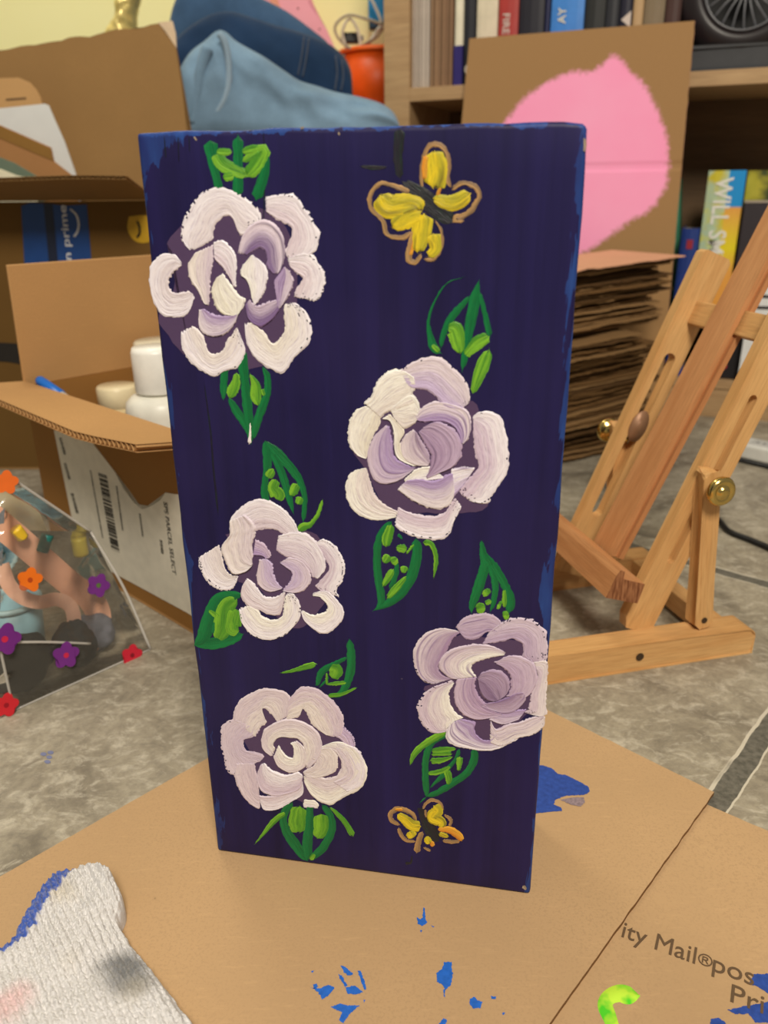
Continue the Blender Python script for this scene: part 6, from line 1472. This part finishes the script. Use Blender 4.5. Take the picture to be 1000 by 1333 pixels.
def quad_patch(bm, a, b, c, d, n=10, amp=0.003, seed=1):
    g = []
    for i in range(n + 1):
        row = []
        for j in range(n + 1):
            u, v = i / n, j / n
            p = a.lerp(b, u).lerp(d.lerp(c, u), v)
            k_ = min(1, 6 * min(u, 1 - u)) * min(1, 6 * min(v, 1 - v))
            nn = (b - a).cross(d - a); nn = nn.normalized() if nn.length > 1e-9 else V((0, 0, 1))
            row.append(bm.verts.new(p + nn * amp * k_ * (nz(p.x * 30, p.y * 30 + seed, p.z * 30) * 1.4)))
        g.append(row)
    for i in range(n):
        for j in range(n): bm.faces.new((g[i][j], g[i + 1][j], g[i + 1][j + 1], g[i][j + 1]))
bm = nb()
quad_patch(bm, bot_n, Bp, S2p, S1p, 10, 0.003, 1)              # near lower panel
quad_patch(bm, S1p, S2p, P1p, P0p, 12, 0.004, 2)               # near upper panel
quad_patch(bm, S2p, Bp, Bp.lerp(P1p, 0.5), P1p, 10, 0.003, 3)  # right gusset
quad_patch(bm, bot_l, bot_nl, S1l, V((Lx0, WP, S1p.z)), 6, 0.002, 4)
quad_patch(bm, bot_nl, bot_n, S1p, S1l, 8, 0.003, 5)
quad_patch(bm, S1l, S1p, P0p, P0l, 8, 0.004, 6)
quad_patch(bm, bot_r, bot_l, V((Lx0, WP, S1p.z)), up_r, 8, 0.003, 7)
quad_patch(bm, up_r, V((Lx0, WP, S1p.z)), P0l, P1p, 8, 0.003, 8)
quad_patch(bm, Bp, bot_r, up_r, P1p, 8, 0.003, 9)
quad_patch(bm, P1p, P0p, P0l, P0l.lerp(up_r, 0.3), 6, 0.002, 10)
bmesh.ops.remove_doubles(bm, verts=bm.verts[:], dist=0.0008)
add('vinyl_shell', bm, clear, C_M, pouch, smooth=True)
piping = bpy.data.materials.new('clear_piping'); piping.use_nodes = True
t2 = piping.node_tree; b2 = t2.nodes['Principled BSDF']; b2.inputs['Base Color'].default_value = (0.66, 0.63, 0.58, 1); b2.inputs['Roughness'].default_value = 0.15; b2.inputs['Alpha'].default_value = 0.6
for nm, pts, rr in (('seam_piping', [bot_n, S1p], 0.0014), ('seam_piping', [S1p, S1p.lerp(S2p, 0.5) + V((0, -0.002, 0.002)), S2p], 0.0014), ('seam_piping', [P1p, P1p.lerp(Bp, 0.5) + V((0.004, 0, 0.002)), Bp], 0.0016), ('seam_piping', [bot_n, Bp.lerp(bot_n, 0.5), Bp], 0.0012), ('seam_piping', [P0p, P0p.lerp(P1p, 0.5), P1p], 0.0016)):
    add(nm, tube(nb(), pts, rr, 6, 16), piping, C_M, pouch, smooth=True)
def blossom(px, py, y, r_, rgb, cen, tilt=0.0):
    p = cl(px, py, y); bm = nb(); pts = []
    for i in range(60):
        a = 2 * math.pi * i / 60; rr = r_ * (0.68 + 0.32 * abs(math.cos(2.5 * a + tilt))); pts.append((rr * math.cos(a), rr * math.sin(a)))
    prism(bm, pts, -0.0004, 0.0004, 'y')
    M = C_M @ Matrix.Translation(p) @ Matrix.Rotation(math.radians(-14), 4, 'X')
    f_ = add('printed_flower', bm, plain('print_%d_%d' % (px, py), rgb, 0.4), M, pouch)
    if cen:
        cbm = nb(); prism(cbm, [(r_ * 0.2 * math.cos(2 * math.pi * i / 14), r_ * 0.2 * math.sin(2 * math.pi * i / 14)) for i in range(14)], -0.0007, -0.0004, 'y')
        add('flower_centre', cbm, plain('print_c_%d_%d' % (px, py), cen, 0.4), M, f_)
blossom(86, 853, -0.003, 0.0138, (112, 44, 128), (196, 40, 74))
blossom(6, 832, -0.002, 0.0155, (110, 40, 124), (196, 40, 74), 0.6)
blossom(39, 755, 0.022, 0.0125, (236, 116, 26), (180, 70, 20), 0.3)
blossom(128, 762, 0.028, 0.013, (112, 44, 130), (90, 110, 60), 0.9)
blossom(172, 853, -0.002, 0.012, (200, 36, 56), (130, 20, 36), 0.2)
blossom(8, 918, -0.003, 0.012, (202, 38, 48), (150, 20, 34), 0.4)
blossom(8, 628, 0.058, 0.012, (232, 110, 40), None, 0.1)
# things inside the pouch
def inside(x, y, z=0.0025): return C_M @ V((x, y, z))
def s3(pxs, ys): return [C_M @ cl(px, py, y) for (px, py), y in zip(pxs, ys)]
def facing(pts):
    S = spline(pts, 61); D = []
    for i in range(61):
        t = (S[min(i + 1, 60)] - S[max(i - 1, 0)]).normalized(); D.append(t.cross((S[i] - EYE).normalized()).normalized())
    D = [sum((D[max(0, min(60, i + k_))] for k_ in range(-4, 5)), V((0, 0, 0))).normalized() for i in range(61)]
    return lambda u: D[int(round(u * 60))]
peach = plain('peach_webbing', (255, 192, 162), 0.6, 0.3, 0.05, 80)
pts = s3([(-30, 658), (10, 690), (50, 724), (88, 757), (116, 778), (128, 800), (124, 822), (112, 840)], [0.066, 0.06, 0.055, 0.05, 0.046, 0.043, 0.04, 0.036])
o0 = pts[3].copy()
tag(add('strap', band(nb(), [p - o0 for p in pts], facing(pts), 0.026, 0.0024, 60), peach, Matrix.Translation(o0), smooth=False), 'long peach webbing strap folded inside the clear pouch', 'strap')
pts = s3([(2, 735), (12, 762), (30, 778), (52, 784), (74, 780), (92, 790), (97, 812), (98, 838)], [0.05, 0.046, 0.042, 0.04, 0.038, 0.036, 0.032, 0.026])
o0 = pts[3].copy()
tag(add('strap', band(nb(), [p - o0 for p in pts], facing(pts), 0.014, 0.002, 50), plain('peach_light', (255, 200, 176), 0.6), Matrix.Translation(o0)), 'thin peach ribbon loop in front of the wider strap', 'strap')
M = Matrix.Translation(inside(0.045, 0.078))
cup = root('tub', M, 'light blue tub inside the clear pouch under the strap', 'tub')
add('tub_wall', lathe(nb(), [(0, 0), (0.024, 0), (0.029, 0.072), (0.027, 0.072), (0.022, 0.003), (0, 0.003)], 40), plain('tub_blue', (150, 196, 214), 0.4), M, cup, smooth=True)
add('tub_rim', lathe(nb(), [(0.0265, 0.070), (0.0305, 0.070), (0.0305, 0.075), (0.0265, 0.075), (0.0265, 0.070)], 40), plain('tub_rim_blue', (176, 212, 224), 0.4), M, cup, smooth=True)
def lump(name, x, y, rx, ry, rz, m, label, cat, seed, z0=0.0025):
    bm = nb(); bmesh.ops.create_icosphere(bm, subdivisions=4, radius=1.0)
    for v in bm.verts:
        d = 1 + 0.22 * nz(v.co.x * 1.6 + seed, v.co.y * 1.6, v.co.z * 1.6) + 0.10 * nz(v.co.x * 4, v.co.y * 4 + seed, v.co.z * 4)
        v.co = V((v.co.x * rx * d, v.co.y * ry * d, max(0.0, v.co.z * rz * d + rz)))
    M = C_M @ Matrix.Translation((x, y, z0))
    return tag(add(name, bm, m, M, smooth=True), label, cat)
lump('cloth_bundle', 0.020, 0.024, 0.034, 0.018, 0.032, plain('dark_felt', (26, 26, 25), 0.9, 0.1, 0.3, 90), 'dark fabric bundle at the bottom of the clear pouch', 'cloth', 2)
lump('cloth_bundle', 0.111, 0.042, 0.021, 0.019, 0.021, plain('slate_felt', (120, 124, 140), 0.9, 0.1, 0.2, 90), 'slate blue fabric bundle at the right corner of the clear pouch', 'cloth', 5)
lump('cloth_bundle', 0.080, 0.026, 0.021, 0.017, 0.026, plain('black_felt', (30, 29, 28), 0.9, 0.1, 0.3, 90), 'black fabric bundle between the tub and slate bundle', 'cloth', 7)
lump('craft_ball', -0.040, 0.045, 0.020, 0.020, 0.020, plain('tan_ball', (200, 148, 80), 0.6), 'tan ball at the left end of the clear pouch', 'ball', 9, 0.055)
def stick(px0, px1, y, r_, rgb, label, cat, name):
    a = C_M @ cl(*px0, y); b = C_M @ cl(*px1, y)
    tag(add(name, tube(nb(), [V((0, 0, 0)), (b - a) * 0.5, b - a], r_, 12, 8), plain('stick_%d' % px0[0], rgb, 0.4), Matrix.Translation(a), smooth=True), label, cat)
stick((62, 696), (55, 718), 0.050, 0.006, (36, 110, 104), 'teal marker cap above the peach strap', 'pen', 'marker_pen')
stick((20, 688), (30, 700), 0.048, 0.006, (236, 196, 48), 'yellow peg clipped on the peach strap', 'peg', 'peg')
stick((102, 700), (106, 722), 0.062, 0.008, (206, 190, 70), 'yellow green marker near the pouch top', 'pen', 'marker_pen')
pp_ = [C_M @ cl(px, py, 0.10) for px, py in [(-6, 640), (22, 628), (52, 668), (62, 692), (40, 720), (-6, 700)]]
bm = nb(); o0 = pp_[0].copy(); vs = [bm.verts.new(p - o0) for p in pp_]; f_ = bm.faces.new(vs); ex = bmesh.ops.extrude_face_region(bm, geom=[f_])
bmesh.ops.translate(bm, vec=f_n * 0.002, verts=[g for g in ex['geom'] if isinstance(g, bmesh.types.BMVert)])
tag(add('paper_tag', bm, plain('tag_cream', (222, 214, 184), 0.6), Matrix.Translation(o0)), 'cream paper tag in the upper left of the clear pouch', 'tag')
